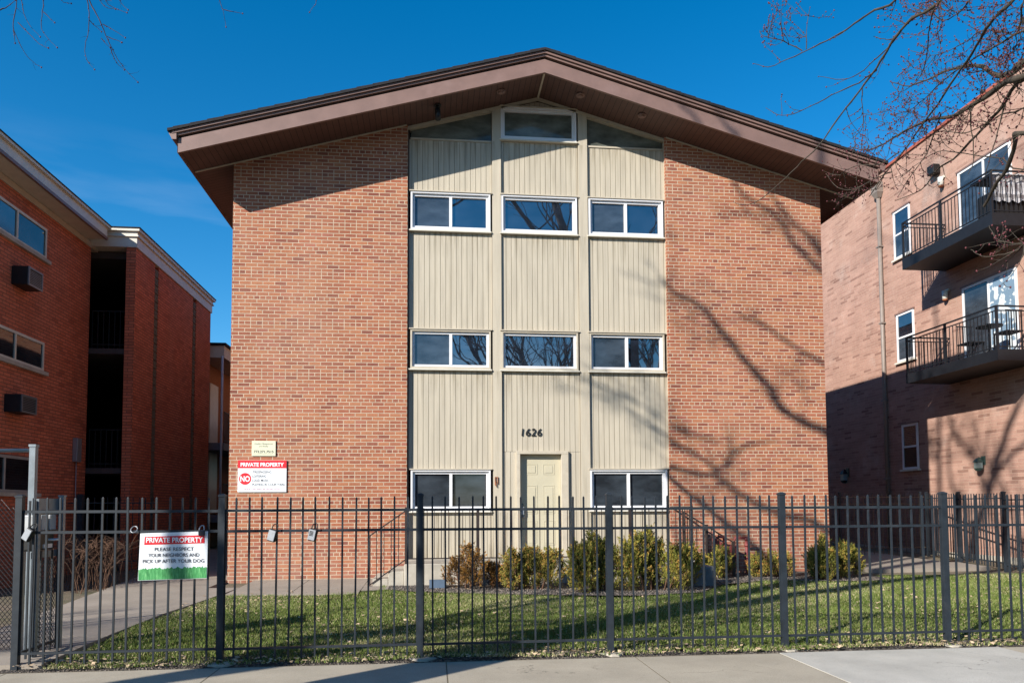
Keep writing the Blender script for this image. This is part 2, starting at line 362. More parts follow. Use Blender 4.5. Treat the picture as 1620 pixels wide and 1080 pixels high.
def tag(o, label=None, cat=None, group=None, kind=None):
    if label: o['label'] = label
    if cat: o['category'] = cat
    if group: o['group'] = group
    if kind: o['kind'] = kind
    return o
def thing(name, loc, label, cat, group=None, kind=None):
    o = bpy.data.objects.new(name, None); C.objects.link(o); o.location = loc; o.empty_display_size = 0.2
    return tag(o, label, cat, group, kind)
def box(name, x0, x1, y0, y1, z0, z1, mat, parent=None, bevel=0.0):
    return MB().box(x0, x1, y0, y1, z0, z1).build(name, mat, parent, bevel)
def text(name, s, cx, cz, w, h, y, mat, parent, offset=0.0, shear=0.0, extrude=0.0005, space=1.0):
    """letters facing -Y, fitted into w x h around (cx, cz)"""
    cu = bpy.data.curves.new('txt', 'FONT'); cu.body = s; cu.align_x = 'CENTER'; cu.size = 1.0
    cu.offset = offset; cu.shear = shear; cu.extrude = 0.01; cu.resolution_u = 3; cu.space_character = space
    to = bpy.data.objects.new('txt', cu); C.objects.link(to); bpy.context.view_layer.update()
    me = bpy.data.meshes.new_from_object(to.evaluated_get(bpy.context.evaluated_depsgraph_get()))
    bpy.data.objects.remove(to)
    co = np.empty(len(me.vertices)*3); me.vertices.foreach_get('co', co); co = co.reshape(-1, 3)
    lo, hi = co.min(0), co.max(0); sx = w/(hi[0]-lo[0]); sy = h/(hi[1]-lo[1])
    n = np.empty_like(co)
    n[:, 0] = (co[:, 0]-(lo[0]+hi[0])/2)*sx + cx
    n[:, 2] = (co[:, 1]-(lo[1]+hi[1])/2)*sy + cz
    n[:, 1] = y - (co[:, 2]+0.01)/0.02*extrude*2
    me.vertices.foreach_set('co', n.reshape(-1)); me.update()
    me.materials.clear(); me.materials.append(mat)
    o = bpy.data.objects.new(name, me); C.objects.link(o)
    if parent: o.parent = parent; o.matrix_parent_inverse = Matrix.Translation(-parent_loc(parent))
    return o
def gz(x, y):     # lawn and yard height
    return 0.07 + 0.016*max(0.0, min(y, 24)-7.5)
def sheet(name, poly, lift, mat, kind='structure', thick=0.0, div=0):
    m = MB()
    if thick: m.prism_z(poly, lambda x, y: gz(x, y)+lift-thick, lambda x, y: gz(x, y)+lift)
    else: m.add([(x, y, gz(x, y)+lift) for x, y in poly], [list(range(len(poly)))])
    o = m.build(name, mat)
    if kind: o['kind'] = kind
    return o
# ---------------------------------------------------------------- ground, road, walks
def ground_sheet():
    xs = [-400,-60,-20,-12,-8,-6,-4,-2,0,2,4,6,8,10,12,14,20,60,400]; ys = [-400,-60,-20,-2.0]+[2.6]+[7.5,9,11,13,15,17,20,24,40,400]
    vs = [(x, y, gz(x, y)-0.02 if y > 2 else -0.13) for y in ys for x in xs]; n = len(xs)
    fs = [(j*n+i, j*n+i+1, (j+1)*n+i+1, (j+1)*n+i) for j in range(len(ys)-1) for i in range(n-1)]
    o = MB().add(vs, fs).build('ground', earth_m); tag(o, kind='structure')
ground_sheet()
o = box('road', -120, 120, -11, 2.6, -0.2, -0.10, asphalt); o['kind'] = 'structure'
o = box('kerb', -120, 120, 2.6, 2.78, -0.2, 0.05, concrete, bevel=0.01); o['kind'] = 'structure'
# sidewalk slabs with joints between them
sw = MB(); ns = MB()
def slab(mb, q, z0=-0.02, z1=0.052): mb.prism_z(q, z0, z1)
joints = [-14.2, -11.2, -8.3, -5.35, -2.35, 0.12, 1.88]      # x of joints at y 5.4, they run along +y
def jx(x, y): return x
edges = [-60, -30, -20, -14.2, -11.4, -8.6, -5.8, -3.9, -2.0, 0.13, 2.02, 3.52, 5.95, 7.9, 9.8, 12, 20, 30, 60]
for a, b in zip(edges[:-1], edges[1:]):
    new = abs(a-3.52) < 0.01
    slab(ns if new else sw, [(a+0.006, 5.3), (b-0.006, 5.3), (b-0.006, 7.43), (a+0.006, 7.43)], z1=0.058 if new else 0.052)
o = sw.build('sidewalk', walk_m); o['kind'] = 'structure'
o = ns.build('sidewalk', walk_new); o['kind'] = 'structure'
# lawn (a sheet that dips and rises a little), with worn earth strip by the sidewalk
lawn_poly_x = (-3.7, 12.0)
def lawn_left(y): return -3.62 if y < 10 else -3.62 + (y-10)*0.11
vs = []; fs = []; NX, NY = 90, 50
for j in range(NY+1):
    for i in range(NX+1):
        y = 7.62 + (13.9-7.62)*j/NY; x0 = lawn_left(y); x = x0 + (12.6-x0)*i/NX
        vs.append((x, y, gz(x, y)+0.012+0.014*math.sin(x*2.1+y)*math.cos(y*1.7-x*0.6)+random.uniform(-0.004, 0.004)))
for j in range(NY):
    for i in range(NX): fs.append((j*(NX+1)+i, j*(NX+1)+i+1, (j+1)*(NX+1)+i+1, (j+1)*(NX+1)+i))
o = MB().add(vs, fs, smooth=True).build('lawn', lawn_m); tag(o, kind='structure')
# concrete path: from the gate to the left corner of the building, along its front to the steps
path = MB()
def pq(q): path.prism_z(q, lambda x, y: gz(x, y)-0.03, lambda x, y: gz(x, y)+0.034)
L_ = lambda y: -4.95 - (y-7.6)*0.10
Rr = lambda y: -3.66 if y < 10 else -3.66 + (y-10)*0.12
ys = [7.56, 9.0, 10.5, 12.0, 13.4, 14.8, 16.5, 19, 23]
for a, b in zip(ys[:-1], ys[1:]):
    ra = Rr(a) if a < 13 else -3.84; rb = Rr(b) if b < 13 else -3.84
    if a >= 13: ra = -3.84
    if b == 13.4: rb = -3.3
    if a == 13.4: ra = -3.3 if False else -3.84
    pq([(L_(a), a+0.008), (ra, a+0.008), (rb, b-0.008), (L_(b), b-0.008)])
for a, b in ((-3.3, -2.3), (-2.288, -1.2), (-1.188, -0.5)):
    pq([(a, 12.44 if a < -1.19 else 12.75), (b, 12.44 if b < -0.6 else 12.9), (b, 14.49), (a, 14.49)])
o = path.build('path', path_m); tag(o, kind='structure')
# flagged strip at the right, between the two buildings
p2 = MB()
p2.prism_z([(8.9, 14.6), (11.7, 14.75), (11.8, 15.9), (9.2, 15.8)], lambda x, y: gz(x, y)-0.03, lambda x, y: gz(x, y)+0.06)
p2.prism_z([(8.3, 15.83), (11.6, 15.93), (11.6, 19.5), (8.3, 19.5)], lambda x, y: gz(x, y)-0.03, lambda x, y: gz(x, y)+0.055)
o = p2.build('path', path_m); tag(o, kind='structure')
# mulch bed below the shrubs
bed = MB(); bx = [-0.75, -0.3, 0.3, 1.2, 2.2, 3.2, 4.3, 5.0, 6.0, 7.2, 8.0, 8.4]
by = [12.75, 12.45, 12.2, 11.9, 11.65, 11.5, 11.75, 12.7, 13.2, 12.95, 12.9, 13.2]
for k in range(len(bx)-1):
    bed.add([(bx[k], by[k], gz(0, by[k])+0.036), (bx[k+1], by[k+1], gz(0, by[k+1])+0.036), (bx[k+1], 14.6, gz(0, 14.6)+0.05), (bx[k], 14.6, gz(0, 14.6)+0.05)], [(0, 1, 2, 3)])
bo = bed.build('mulch_bed', mulch_m); tag(bo, kind='structure')
strip = MB()
vs = []; fs = []
for i in range(181):
    x = -4.0+16.4*i/180
    vs += [(x, 7.43, 0.045), (x, 7.72+0.10*math.sin(x*3)+0.05*math.sin(x*7.7), gz(x, 7.7)+0.028)]
    if i: fs.append((2*i-2, 2*i, 2*i+1, 2*i-1))
o = MB().add(vs, fs).build('earth_strip', mulch_m); tag(o, kind='structure')

# ---------------------------------------------------------------- main building
XC = 2.1
def soff(x): return 9.80 - 0.28*abs(x-XC)
bl = thing('apartment_building', (2.1, 14.5, 0.2), 'red brick apartment house with broad brown gable roof and beige panelled centre', 'building')
BY = 14.5      # brick face
PY = 14.60     # panel face
for x0, x1 in ((-3.80, -0.50), (4.70, 8.00)):
    w = MB().prism_y([(x0, -0.1), (x1, -0.1), (x1, soff(x1)), (x0, soff(x0))], BY, 15.2, 0)
    wl = w.build('brick_wall', [brick_main, brick_main_side], bl)
    for p in wl.data.polygons:
        if abs(p.normal.x) > 0.9: p.material_index = 1
for x0, x1 in ((-3.80, -3.5), (7.7, 8.0)): box('side_wall', x0, x1, 15.2, 36, -0.1, 8.1, brick_main_side, bl)
w = MB().prism_y([(-3.5, -0.1), (7.7, -0.1), (7.7, soff(7.7)), (XC, 9.78), (-3.5, soff(-3.5))], 35.7, 36.0)
w.build('rear_wall', brick_main, bl)
# backing behind the panels
w = MB().prism_y([(-0.5, 0.4), (4.7, 0.4), (4.7, soff(4.7)-0.01), (XC, 9.78), (-0.5, soff(-0.5)-0.01)], 14.76, 15.15)
w.build('backing_wall', dark_in, bl)
box('foundation', -0.5, 4.7, 14.57, 14.75, 0.1, 0.58, concrete, bl)
# grooved siding
def grooved(mb, x0, x1, z0, z1, y, pitch=0.105, g=0.008, d=0.010, top=None, phase=0.0):
    xs = [x0]; x = x0+pitch*(0.5+phase)
    while x < x1-0.02: xs.append(x); x += pitch
    xs.append(x1)
    prof = []
    for k, xx in enumerate(xs):
        if 0 < k < len(xs)-1: prof += [(xx-g/2, y, 0), (xx-g/2*0.6, y+d, 1), (xx+g/2*0.6, y+d, 1), (xx+g/2, y, 0)]
        else: prof.append((xx, y, 0))
    tz = top or (lambda x: z1)
    n = len(prof); vs = [(p[0], p[1], z0) for p in prof] + [(p[0], p[1], tz(p[0])) for p in prof]
    for i in range(n-1):
        a, b = prof[i], prof[i+1]
        mb.add([vs[i], vs[i+1], vs[n+i+1], vs[n+i]], [(0, 1, 2, 3)], 1 if (a[2] or b[2]) else 0)
    mb.add([(x0, y, z0), (x1, y, z0), (x1, 14.76, z0), (x0, 14.76, z0)], [(3, 2, 1, 0)])
    mb.add([(x0, y, z1), (x1, y, z1), (x1, 14.76, z1), (x0, 14.76, z1)], [(0, 1, 2, 3)])
    for xx in (x0, x1): mb.add([(xx, y, z0), (xx, 14.76, z0), (xx, 14.76, tz(xx)), (xx, y, tz(xx))], [(0, 1, 2, 3)])
cols = [(-0.47, 1.163), (1.356, 2.905), (3.112, 4.695)]
rows = [(0.585, 1.475), (2.285, 4.24), (5.03, 6.99), (7.775, 8.83)]
for ci, (x0, x1) in enumerate(cols):
    for ri, (z0, z1) in enumerate(rows):
        s = MB()
        if ci == 1 and ri == 0:
            grooved(s, x0, 1.628, z0, 2.635, PY); grooved(s, 2.655, x1, z0, 2.635, PY)
            grooved(s, x0, x1, 2.64, 4.23, PY, phase=0.3)
        elif ci == 1 and ri == 1: continue
        else: grooved(s, x0, x1, z0, z1 + (0.045 if ci == 1 and ri == 3 else 0), PY + (0.004 if ri % 2 else 0), phase=0.17*((ci*3+ri) % 3))
        s.build('siding', [siding, groove], bl)
s = MB(); grooved(s, 1.356, 2.905, 9.575, 9.6, PY, top=lambda x: soff(x)-0.07); s.build('siding', [siding, groove], bl)
# vertical cover boards between the columns
for x0, x1 in ((1.170, 1.345), (2.915, 3.098)):
    s = MB(); s.box(x0, x1, 14.555, 14.76, 0.585, soff((x0+x1)/2)-0.02)
    s.build('cover_board', siding, bl)
for x0, x1 in ((1.346, 1.356), (3.1, 3.112)):
    box('gap_strip', x0, x1, 14.62, 14.75, 0.585, 8.8, gap_m, bl)
box('corner_trim', -0.498, -0.472, 14.58, 14.76, 0.585, soff(-0.5)-0.03, paint('jamb_shade', (0.10, 0.07, 0.055), 0.7), bl)  # left trim painted dark for the shadow of the projecting brick edge
box('corner_trim', 4.697, 4.7, 14.57, 14.76, 0.585, soff(4.7)-0.03, cream, bl)
# clerestory glass with slanted tops
for x0, x1 in ((-0.44, 1.163), (3.112, 4.67)):
    f = lambda x: soff(x)-0.075
    p = MB().prism_y([(x0, 8.865), (x1, 8.865), (x1, f(x1)), (x0, f(x0))], 14.63, 14.66).build('clerestory_pane', pane_high, bl)
    box('sill', x0-0.01, x1+0.01, 14.585, 14.70, 8.832, 8.866, cream, p)
    MB().prism_y([(x0-0.02, f(x0)), (x1+0.02, f(x1)), (x1+0.02, f(x1)+0.055), (x0-0.02, f(x0)+0.055)], 14.59, 14.70).build('head_trim', cream, p)
# trim following the soffit above the panels and the brick
for sgn in (-1, 1):
    xa, xb = (XC-2.6, XC) if sgn < 0 else (XC, XC+2.6)
    MB().prism_y([(xa, soff(xa)-0.065), (xb, soff(xb)-0.065), (xb, soff(xb)-0.004), (xa, soff(xa)-0.004)], 14.545, 14.585).build('rake_trim', cream, bl)
    xa, xb = (-4.50, XC-2.62) if sgn < 0 else (XC+2.62, 8.71)
    MB().prism_y([(xa, soff(xa)-0.022), (xb, soff(xb)-0.022), (xb, soff(xb)-0.003), (xa, soff(xa)-0.003)], 14.465, 14.495).build('rake_trim', cream, bl)
MB().bar((XC, 13.66, 9.785), (XC, 14.56, 9.785), 0.035, 0.03).build('ridge_trim', cream, bl)

def window(x0, x1, z0, z1, split, panes, cas=cream, yoff=0.0, screen_left=True):
    y0 = 14.545+yoff
    f = MB(); c = 0.034
    f.box(x0, x1, y0, 14.70, z1-c, z1); f.box(x0, x1, y0, 14.70, z0, z0+c+0.008)
    f.box(x0, x0+c, y0+0.002, 14.698, z0+c+0.008, z1-c); f.box(x1-c, x1, y0+0.002, 14.698, z0+c+0.008, z1-c)
    fr = f.build('window', cas, bl)
    box('head_flashing', x0-0.025, x1+0.025, y0-0.02, 14.60, z1, z1+0.022, cream, fr)
    box('sill', x0-0.03, x1+0.02, y0-0.025, 14.60, z0-0.026, z0, white_metal, fr)
    v = MB(); e = 0.048; X0, X1, Z0, Z1 = x0+c, x1-c, z0+c+0.008, z1-c; ya, yb = 14.588+yoff, 14.69
    v.box(X0, X1, ya, yb, Z1-e, Z1); v.box(X0, X1, ya, yb, Z0, Z0+e)
    v.box(X0, X0+e, ya+0.002, yb-0.002, Z0+e, Z1-e); v.box(X1-e, X1, ya+0.002, yb-0.002, Z0+e, Z1-e)
    xm = (X0+X1)/2
    if split: v.box(xm-0.028, xm+0.028, ya-0.006, yb-0.004, Z0+e, Z1-e)
    v.build('frame', vinyl, fr)
    if split:
        box('pane', X0+e, xm-0.028, 14.628+yoff, 14.64+yoff, Z0+e, Z1-e, panes[0], fr)
        box('pane', xm+0.028, X1-e, 14.634+yoff, 14.646+yoff, Z0+e, Z1-e, panes[1], fr)
    else: box('pane', X0+e, X1-e, 14.63+yoff, 14.642+yoff, Z0+e, Z1-e, panes[0], fr)
    return fr
cas = vinyl
for x0, x1, sp in ((-0.44, 1.13, 1), (1.352, 2.878, 0), (3.116, 4.655, 1)):
    window(x0, x1, 6.995, 7.765, sp, (pane_screen, pane_m) if sp else (pane_m,), cas)
for x0, x1, sp in ((-0.44, 1.13, 1), (1.342, 2.876, 0), (3.105, 4.642, 1)):
    window(x0, x1, 4.245, 5.02, sp, (pane_screen, pane_m) if sp else (pane_m,), cream)
window(-0.425, 1.118, 1.48, 2.28, 1, (pane_low, pane_low), cas)
window(3.09, 4.655, 1.48, 2.285, 1, (pane_low, pane_low), cas)
window(1.345, 2.88, 8.90, 9.57, 0, (pane_high,), vinyl, yoff=0.0)
# door
dr = MB(); x0, x1, z0, z1 = 1.70, 2.515, 0.60, 2.585
dr.box(x0, x1, 14.665, 14.71, z0, z1)
D_ = dr.build('door', door_m, bl)
dp = MB()
for cx in (x0+0.235, x1-0.235):
    for za, zb in ((2.19, 2.40), (1.42, 1.98), (0.80, 1.28)):
        hw = 0.115
        # raised rim and sunk field of each panel
        dp.box(cx-hw, cx+hw, 14.659, 14.666, zb-0.014, zb); dp.box(cx-hw, cx+hw, 14.659, 14.666, za, za+0.014)
        dp.box(cx-hw, cx-hw+0.014, 14.6595, 14.6655, za+0.014, zb-0.014); dp.box(cx+hw-0.014, cx+hw, 14.6595, 14.6655, za+0.014, zb-0.014)
        dp.box(cx-hw+0.035, cx+hw-0.035, 14.657, 14.6665, za+0.035, zb-0.035)
dp.build('door_panel', door_m, D_, bevel=0.003)
dk = MB(); dk.blob((1.765, 14.635, 1.36), 0.028); dk.tube([(1.765, 14.66, 1.36), (1.765, 14.64, 1.36)], 0.02, 8); dk.build('knob', grey_metal, D_)
kb = MB(); kb.box(1.70, 1.775, 14.59, 14.65, 1.40, 1.56); kb.build('lockbox', lock_m, D_, bevel=0.008)
MB().tube([(1.72, 14.62, 1.56), (1.72, 14.62, 1.60), (1.74, 14.62, 1.62), (1.76, 14.62, 1.60), (1.76, 14.62, 1.56)], 0.006, 5).build('shackle', black, D_)
df = MB(); df.box(1.63, 2.655, 14.535, 14.71, 2.588, 2.65); df.box(1.63, 1.698, 14.537, 14.708, 0.585, 2.588); df.box(2.517, 2.655, 14.537, 14.708, 0.585, 2.588)
df.build('door_frame', cream, bl, bevel=0.004)
box('threshold', 1.69, 2.53, 14.52, 14.66, 0.575, 0.605, grey_metal, bl)
text('house_number', '1626', 1.93, 3.02, 0.40, 0.15, 14.588, black, bl, offset=0.004, shear=0.12, extrude=0.006, space=1.1)
rb = MB(); rb.box(1.02, 1.10, 14.585, 14.60, 1.86, 2.22); rb.box(1.035, 1.055, 14.55, 14.59, 2.05, 2.18); rb.box(1.06, 1.10, 14.56, 14.59, 2.02, 2.06)
rb = MB(); rb.box(1.20, 1.212, 14.53, 14.556, 1.98, 2.14); rb.box(1.25, 1.262, 14.53, 14.556, 2.0, 2.14); rb.box(1.212, 1.25, 14.545, 14.556, 2.12, 2.14); rb.tube([(1.23, 14.54, 2.05), (1.215, 14.52, 2.0), (1.235, 14.535, 1.94)], 0.008, 6)
rb.build('rusty_bracket', rust, bl)

# roof: decking, soffits, fascia, mouldings, shingles, gutters
YF = 13.62
rf = MB()
for sgn in (-1, 1):
    e = 6.64
    xe = XC+sgn*e
    pl = [(xe, soff(xe)), (XC, 9.80), (XC, 10.04), (xe, soff(xe)+0.24)]
    if sgn > 0: pl = pl[::-1]
    rf.prism_y(pl, YF+0.05, 37.0)
roof = rf.build('roof', [soffit_x, soffit_y], bl)
# the soffit boards run front-to-back under the gable and lengthwise under the eaves
for sgn in (-1, 1):
    so = MB()
    xa, xb = sorted((XC+sgn*5.91, XC+sgn*6.60))
    so.add([(xa, 14.50, soff(xa)-0.004), (xb, 14.50, soff(xb)-0.004), (xb, 36.9, soff(xb)-0.004), (xa, 36.9, soff(xa)-0.004)], [(3, 2, 1, 0)])
    so.build('eave_soffit', soffit_y, roof)
def rake(name, lo, hi, y0, y1, mat, ex=6.65):
    m = MB()
    for sgn in (-1, 1):
        xe = XC+sgn*ex; pl = [(xe, soff(xe)+lo), (XC, 9.80+lo), (XC, 9.80+hi), (xe, soff(xe)+hi)]
        if sgn > 0: pl = pl[::-1]
        m.prism_y(pl, y0, y1)
    return m.build(name, mat, roof)
rake('fascia', -0.035, 0.222, YF, YF+0.048, fascia_m)
rake('shadow_gap', 0.222, 0.262, YF+0.03, YF+0.05, gap_m, 6.64)
rake('rake_moulding', 0.262, 0.300, YF-0.035, YF+0.05, fascia_m, 6.69)
rake('rake_moulding', 0.306, 0.350, YF-0.07, YF+0.05, fascia_m, 6.73)
# shingles with an uneven stepped lower edge
sh = MB()
for sgn in (-1, 1):
    n = 70; L0 = 6.80
    for k in range(n):
        a, b = L0*k/n, L0*(k+1)/n
        t = 0.352+0.045+0.004*((k*7) % 3); za = 9.80-0.28*a; zb = 9.80-0.28*b
        q = [(XC+sgn*a, YF-0.10, za+0.351), (XC+sgn*b, YF-0.10, zb+0.351), (XC+sgn*b, 37.1, zb+0.351), (XC+sgn*a, 37.1, za+0.351),
             (XC+sgn*a, YF-0.10, za+t), (XC+sgn*b, YF-0.10, zb+t+0.006), (XC+sgn*b, 37.1, zb+t+0.006), (XC+sgn*a, 37.1, za+t)]
        sh.hexa(q)
sh.build('shingles', shingle, roof)
for sgn in (-1, 1):
    xe = XC+sgn*6.64
    m = MB(); a, b = sorted((xe, xe+sgn*0.012)); m.box(a, b, YF, 37.0, soff(xe)-0.04, soff(xe)+0.25); m.build('eave_fascia', fascia_m, roof)
    g = MB(); x1, x2 = sorted((xe+sgn*0.014, xe+sgn*0.13)); zt = soff(xe)+0.30
    g.prism_y([(xe+sgn*0.014, zt-0.12), (xe+sgn*0.09, zt-0.12), (xe+sgn*0.14, zt-0.02), (xe+sgn*0.14, zt), (xe+sgn*0.014, zt)][::(1 if sgn > 0 else -1)], YF-0.06, 37.0)
    g.build('gutter', fascia_m, roof)
# soffit lights
for x, y in ((1.30, 14.0), (2.86, 14.0), (4.09, 14.0)):
    z = soff(x); m = MB(); m.tube([(x, y, z), (x, y, z-0.03)], 0.085, 14); m.tube([(x, y, z-0.03), (x, y, z-0.055)], [0.06, 0.045], 12); m.build('soffit_light', fascia_m, bl)
x, y = 0.08, 14.0; z = soff(x)
m = MB(); m.tube([(x, y, z), (x, y, z-0.03)], 0.07, 12); m.tube([(x, y, z-0.03), (x, y-0.01, z-0.10)], 0.02, 8); m.tube([(x, y-0.01, z-0.09), (x+0.01, y-0.03, z-0.30)], 0.055, 14)
m.build('spotlight', black, bl)

# entrance landing, steps and railings
ld = thing('entrance_landing', (2.1, 13.9, 0.2), 'raised concrete entrance landing with iron railings below the beige panels', 'landing')
m = MB(); m.box(-0.5, 4.75, 13.25, 14.565, 0.05, 0.57); m.build('platform', concrete, ld, bevel=0.015)
m = MB()
for k in range(3):
    m.box(-0.5-0.27*(k+1), -0.5-0.27*k-0.003, 13.3, 14.49, 0.05, 0.57-0.125*(k+1))
m.build('step', concrete, ld, bevel=0.01)
m = MB()
for k in range(3):
    m.box(4.753+0.27*k, 4.75+0.27*(k+1), 13.6, 14.49, 0.05, 0.57-0.125*(k+1))
m.build('step', concrete, ld, bevel=0.01)
ry = 13.30
rl = MB(); xs = -0.47; xe = 4.70
rl.bar((xs, ry, 1.52), (xe, ry, 1.52), 0.035, 0.022); rl.bar((xs, ry, 0.66), (xe, ry, 0.66), 0.028, 0.02)
x = xs+0.12
while x < xe-0.05: rl.bar((x, ry, 0.66), (x, ry, 1.52), 0.013); x += 0.125
rl.build('front_railing', iron_rail, ld)
for x in (xs, 0.80, 2.27, 3.55, 4.70): MB().bar((x, ry+0.001, 0.55), (x, ry+0.001, 1.56 if x in (xs, 4.70) else 1.50), 0.036).build('railing_post', iron_rail, ld)
rl = MB(); rl.bar((4.70, ry+0.03, 1.54), (4.70, 14.5, 1.54), 0.03, 0.02); rl.bar((4.70, ry+0.03, 0.66), (4.70, 14.5, 0.66), 0.025, 0.02)
y = ry+0.12
while y < 14.0: rl.bar((4.70, y, 0.66), (4.70, y, 1.54), 0.013); y += 0.125
rl.build('end_railing', iron_rail, ld)
def slope_rail(xa, za, xb, zb, y, nb):
    m = MB(); m.bar((xa, y, za), (xb, y, zb), 0.035, 0.022); m.bar((xa, y, za-0.85), (xb, y, zb-0.85), 0.028, 0.02)
    for k in range(1, nb): t = k/nb; x = xa+(xb-xa)*t; z = za+(zb-za)*t; m.bar((x, y, z-0.85), (x, y, z), 0.013)
    m.build('stair_railing', iron_rail, ld)
slope_rail(-0.47, 1.50, -1.10, 1.06, ry, 5)
MB().bar((-1.10, ry, 0.15), (-1.10, ry, 1.08), 0.04).build('railing_post', iron_rail, ld)
slope_rail(4.72, 1.46, 5.72, 0.86, 13.9, 7)
for x, z in ((4.76, 1.46), (5.2, 1.2), (5.72, 0.88)): MB().bar((x, 13.9, 0.2), (x, 13.9, z), 0.045).build('railing_post', iron_rail, ld)

# ---------------------------------------------------------------- left courtyard building
lb = thing('courtyard_building', (-7.6, 14, 0.2), 'dark red brick courtyard block with white cornice and stair tower', 'building')
XM, XT, YT = -7.55, -6.6, 17.23
m = MB(); m.box(-14, XM, 12.6, YT, -0.1, 7.33); m.build('brick_wall', [brick_left], lb)
m = MB(); m.box(XM-0.5, XM+0.02, 12.58, 17.6, 7.332, 7.45); m.build('frieze', cream, lb)
m = MB(); m.box(-14, -7.17, 12.3, 17.0, 7.46, 7.50); m.box(-14, -7.12, 12.2, 17.0, 7.50, 7.70); m.box(-14, -7.06, 12.2, 17.06, 7.70, 7.75)
m.build('eave', white_metal, lb)
box('gutter_line', -7.15, -7.10, 12.2, 17.0, 7.44, 7.50, fascia_m, lb)
# stair tower: open front, floor slabs, screen walls
for ya_, yb_ in ((YT, 18.40), (18.64, 21.26), (21.54, 22.9)):
    tw = MB().box(-6.80, XT, ya_, yb_, -0.1, 7.37).build('tower_wall', [brick_left, brick_left_front], lb)
    for p in tw.data.polygons:
        if abs(p.normal.y) > 0.9: p.material_index = 1
stair_wall = paint('stairwell_shade', (0.05, 0.032, 0.028), 0.9)  # wall colour darkened to stand for the shade inside the stairwell
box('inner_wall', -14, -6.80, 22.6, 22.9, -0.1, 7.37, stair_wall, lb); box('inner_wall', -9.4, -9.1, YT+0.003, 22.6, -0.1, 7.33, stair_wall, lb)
for y0 in (18.42, 21.30):
    box('void_shade', -6.79, -6.70, y0-0.02, y0+0.24, 0, 7.3, gap_m, lb)  # solid near-black backing stands for the shade behind the screen openings
    m = MB(); z = 0.3; k = 0
    while z < 7.3:
        for j in range(2):
            yy = y0+0.1*j; zz = z
            m.bar((-6.61, yy+0.01, zz), (-6.61, yy+0.09, zz+0.16), 0.018, 0.06); m.bar((-6.61, yy+0.09, zz), (-6.61, yy+0.01, zz+0.16), 0.016, 0.058)
        m.box(-6.78, -6.62, y0, y0+0.2, z-0.035, z-0.012); z += 0.2
    m.build('block_screen', paint('screen_block', (0.13, 0.115, 0.08), 0.9), lb)
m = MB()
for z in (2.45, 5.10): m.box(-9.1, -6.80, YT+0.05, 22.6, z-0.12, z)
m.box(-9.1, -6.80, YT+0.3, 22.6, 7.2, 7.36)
m.build('floor_slab', paint('slab_shade', (0.06, 0.05, 0.05), 0.9), lb)  # slab colour carries the stairwell's shade too
def rail(mb, a, b, zb, zt, step=0.11, t=0.014, top=0.03):
    a = Vector(a); b = Vector(b); L = (b-a).length; n = int(L/step)
    mb.bar((a.x, a.y, zt), (b.x, b.y, zt), top, 0.02); mb.bar((a.x, a.y, zb+0.08), (b.x, b.y, zb+0.08), 0.02, 0.02)
    for k in range(n+1):
        p = a.lerp(b, k/max(n, 1)); mb.bar((p.x, p.y, zb), (p.x, p.y, zt), t)
for zr_ in (5.12, 2.47):
    m = MB(); rail(m, (XM+0.02, YT+0.12, 0), (-6.82, YT+0.12, 0), zr_, zr_+0.83); m.build('stair_railing', iron_b, lb)
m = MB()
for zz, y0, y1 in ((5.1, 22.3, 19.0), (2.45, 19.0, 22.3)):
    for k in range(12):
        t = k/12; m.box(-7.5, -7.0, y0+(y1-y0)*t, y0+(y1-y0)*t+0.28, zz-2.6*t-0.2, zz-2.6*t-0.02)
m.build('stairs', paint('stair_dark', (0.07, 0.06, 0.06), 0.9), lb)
# tower cornice
m = MB()
m.box(-14, XT+0.03, YT-0.03, 22.95, 7.372, 7.60); m.box(-14, XT+0.07, YT-0.07, 23.0, 7.60, 7.63); m.box(-14, XT+0.045, YT-0.045, 22.97, 7.63, 7.72); m.box(-14, XT+0.10, YT-0.10, 23.03, 7.72, 7.78)
m.build('cornice', white_metal, lb)
box('roof_edge', -14, XT+0.12, YT-0.12, 23.05, 7.78, 7.80, shingle, lb)
box('roof_edge', -14, -7.04, 12.1, 17.08, 7.75, 7.765, shingle, lb)
def side_window(y0, y1, z0, z1, pa, parent, X, dirn=1, split=True, fm=white_metal):
    s = dirn
    f = MB(); c = 0.05
    a, b = sorted((X-0.03*s, X+0.035*s))
    f.box(a, b, y0, y1, z1-c, z1); f.box(a, b, y0, y1, z0, z0+c); f.box(a, b, y0, y0+c, z0+c, z1-c); f.box(a, b, y1-c, y1, z0+c, z1-c)
    if split: ym = (y0+y1)/2; f.box(a, b, ym-0.025, ym+0.025, z0+c, z1-c)
    fr = f.build('window', fm, parent)
    a, b = sorted((X+0.005*s, X+0.015*s)); ym = (y0+y1)/2
    if split:
        box('pane', a, b, y0+c, ym-0.025, z0+c, z1-c, pa[0], fr); box('pane', a, b, ym+0.025, y1-c, z0+c, z1-c, pa[1], fr)
    else: box('pane', a, b, y0+c, y1-c, z0+c, z1-c, pa[0], fr)
    a, b = sorted((X-0.03*s, X+0.07*s)); box('sill', a, b, y0-0.04, y1+0.12, z0-0.07, z0-0.002, concrete, fr)
    return fr
side_window(13.2, 15.28, 6.42, 7.02, (pane_screen, pane_low), lb, XM)
side_window(13.3, 15.30, 4.22, 4.78, (pane_dark, pane_dark), lb, XM)
side_window(13.0, 15.16, 1.86, 2.52, (pane_dark, pane_dark), lb, XM, fm=paint('grey_frame', (0.3, 0.28, 0.25), 0.6))
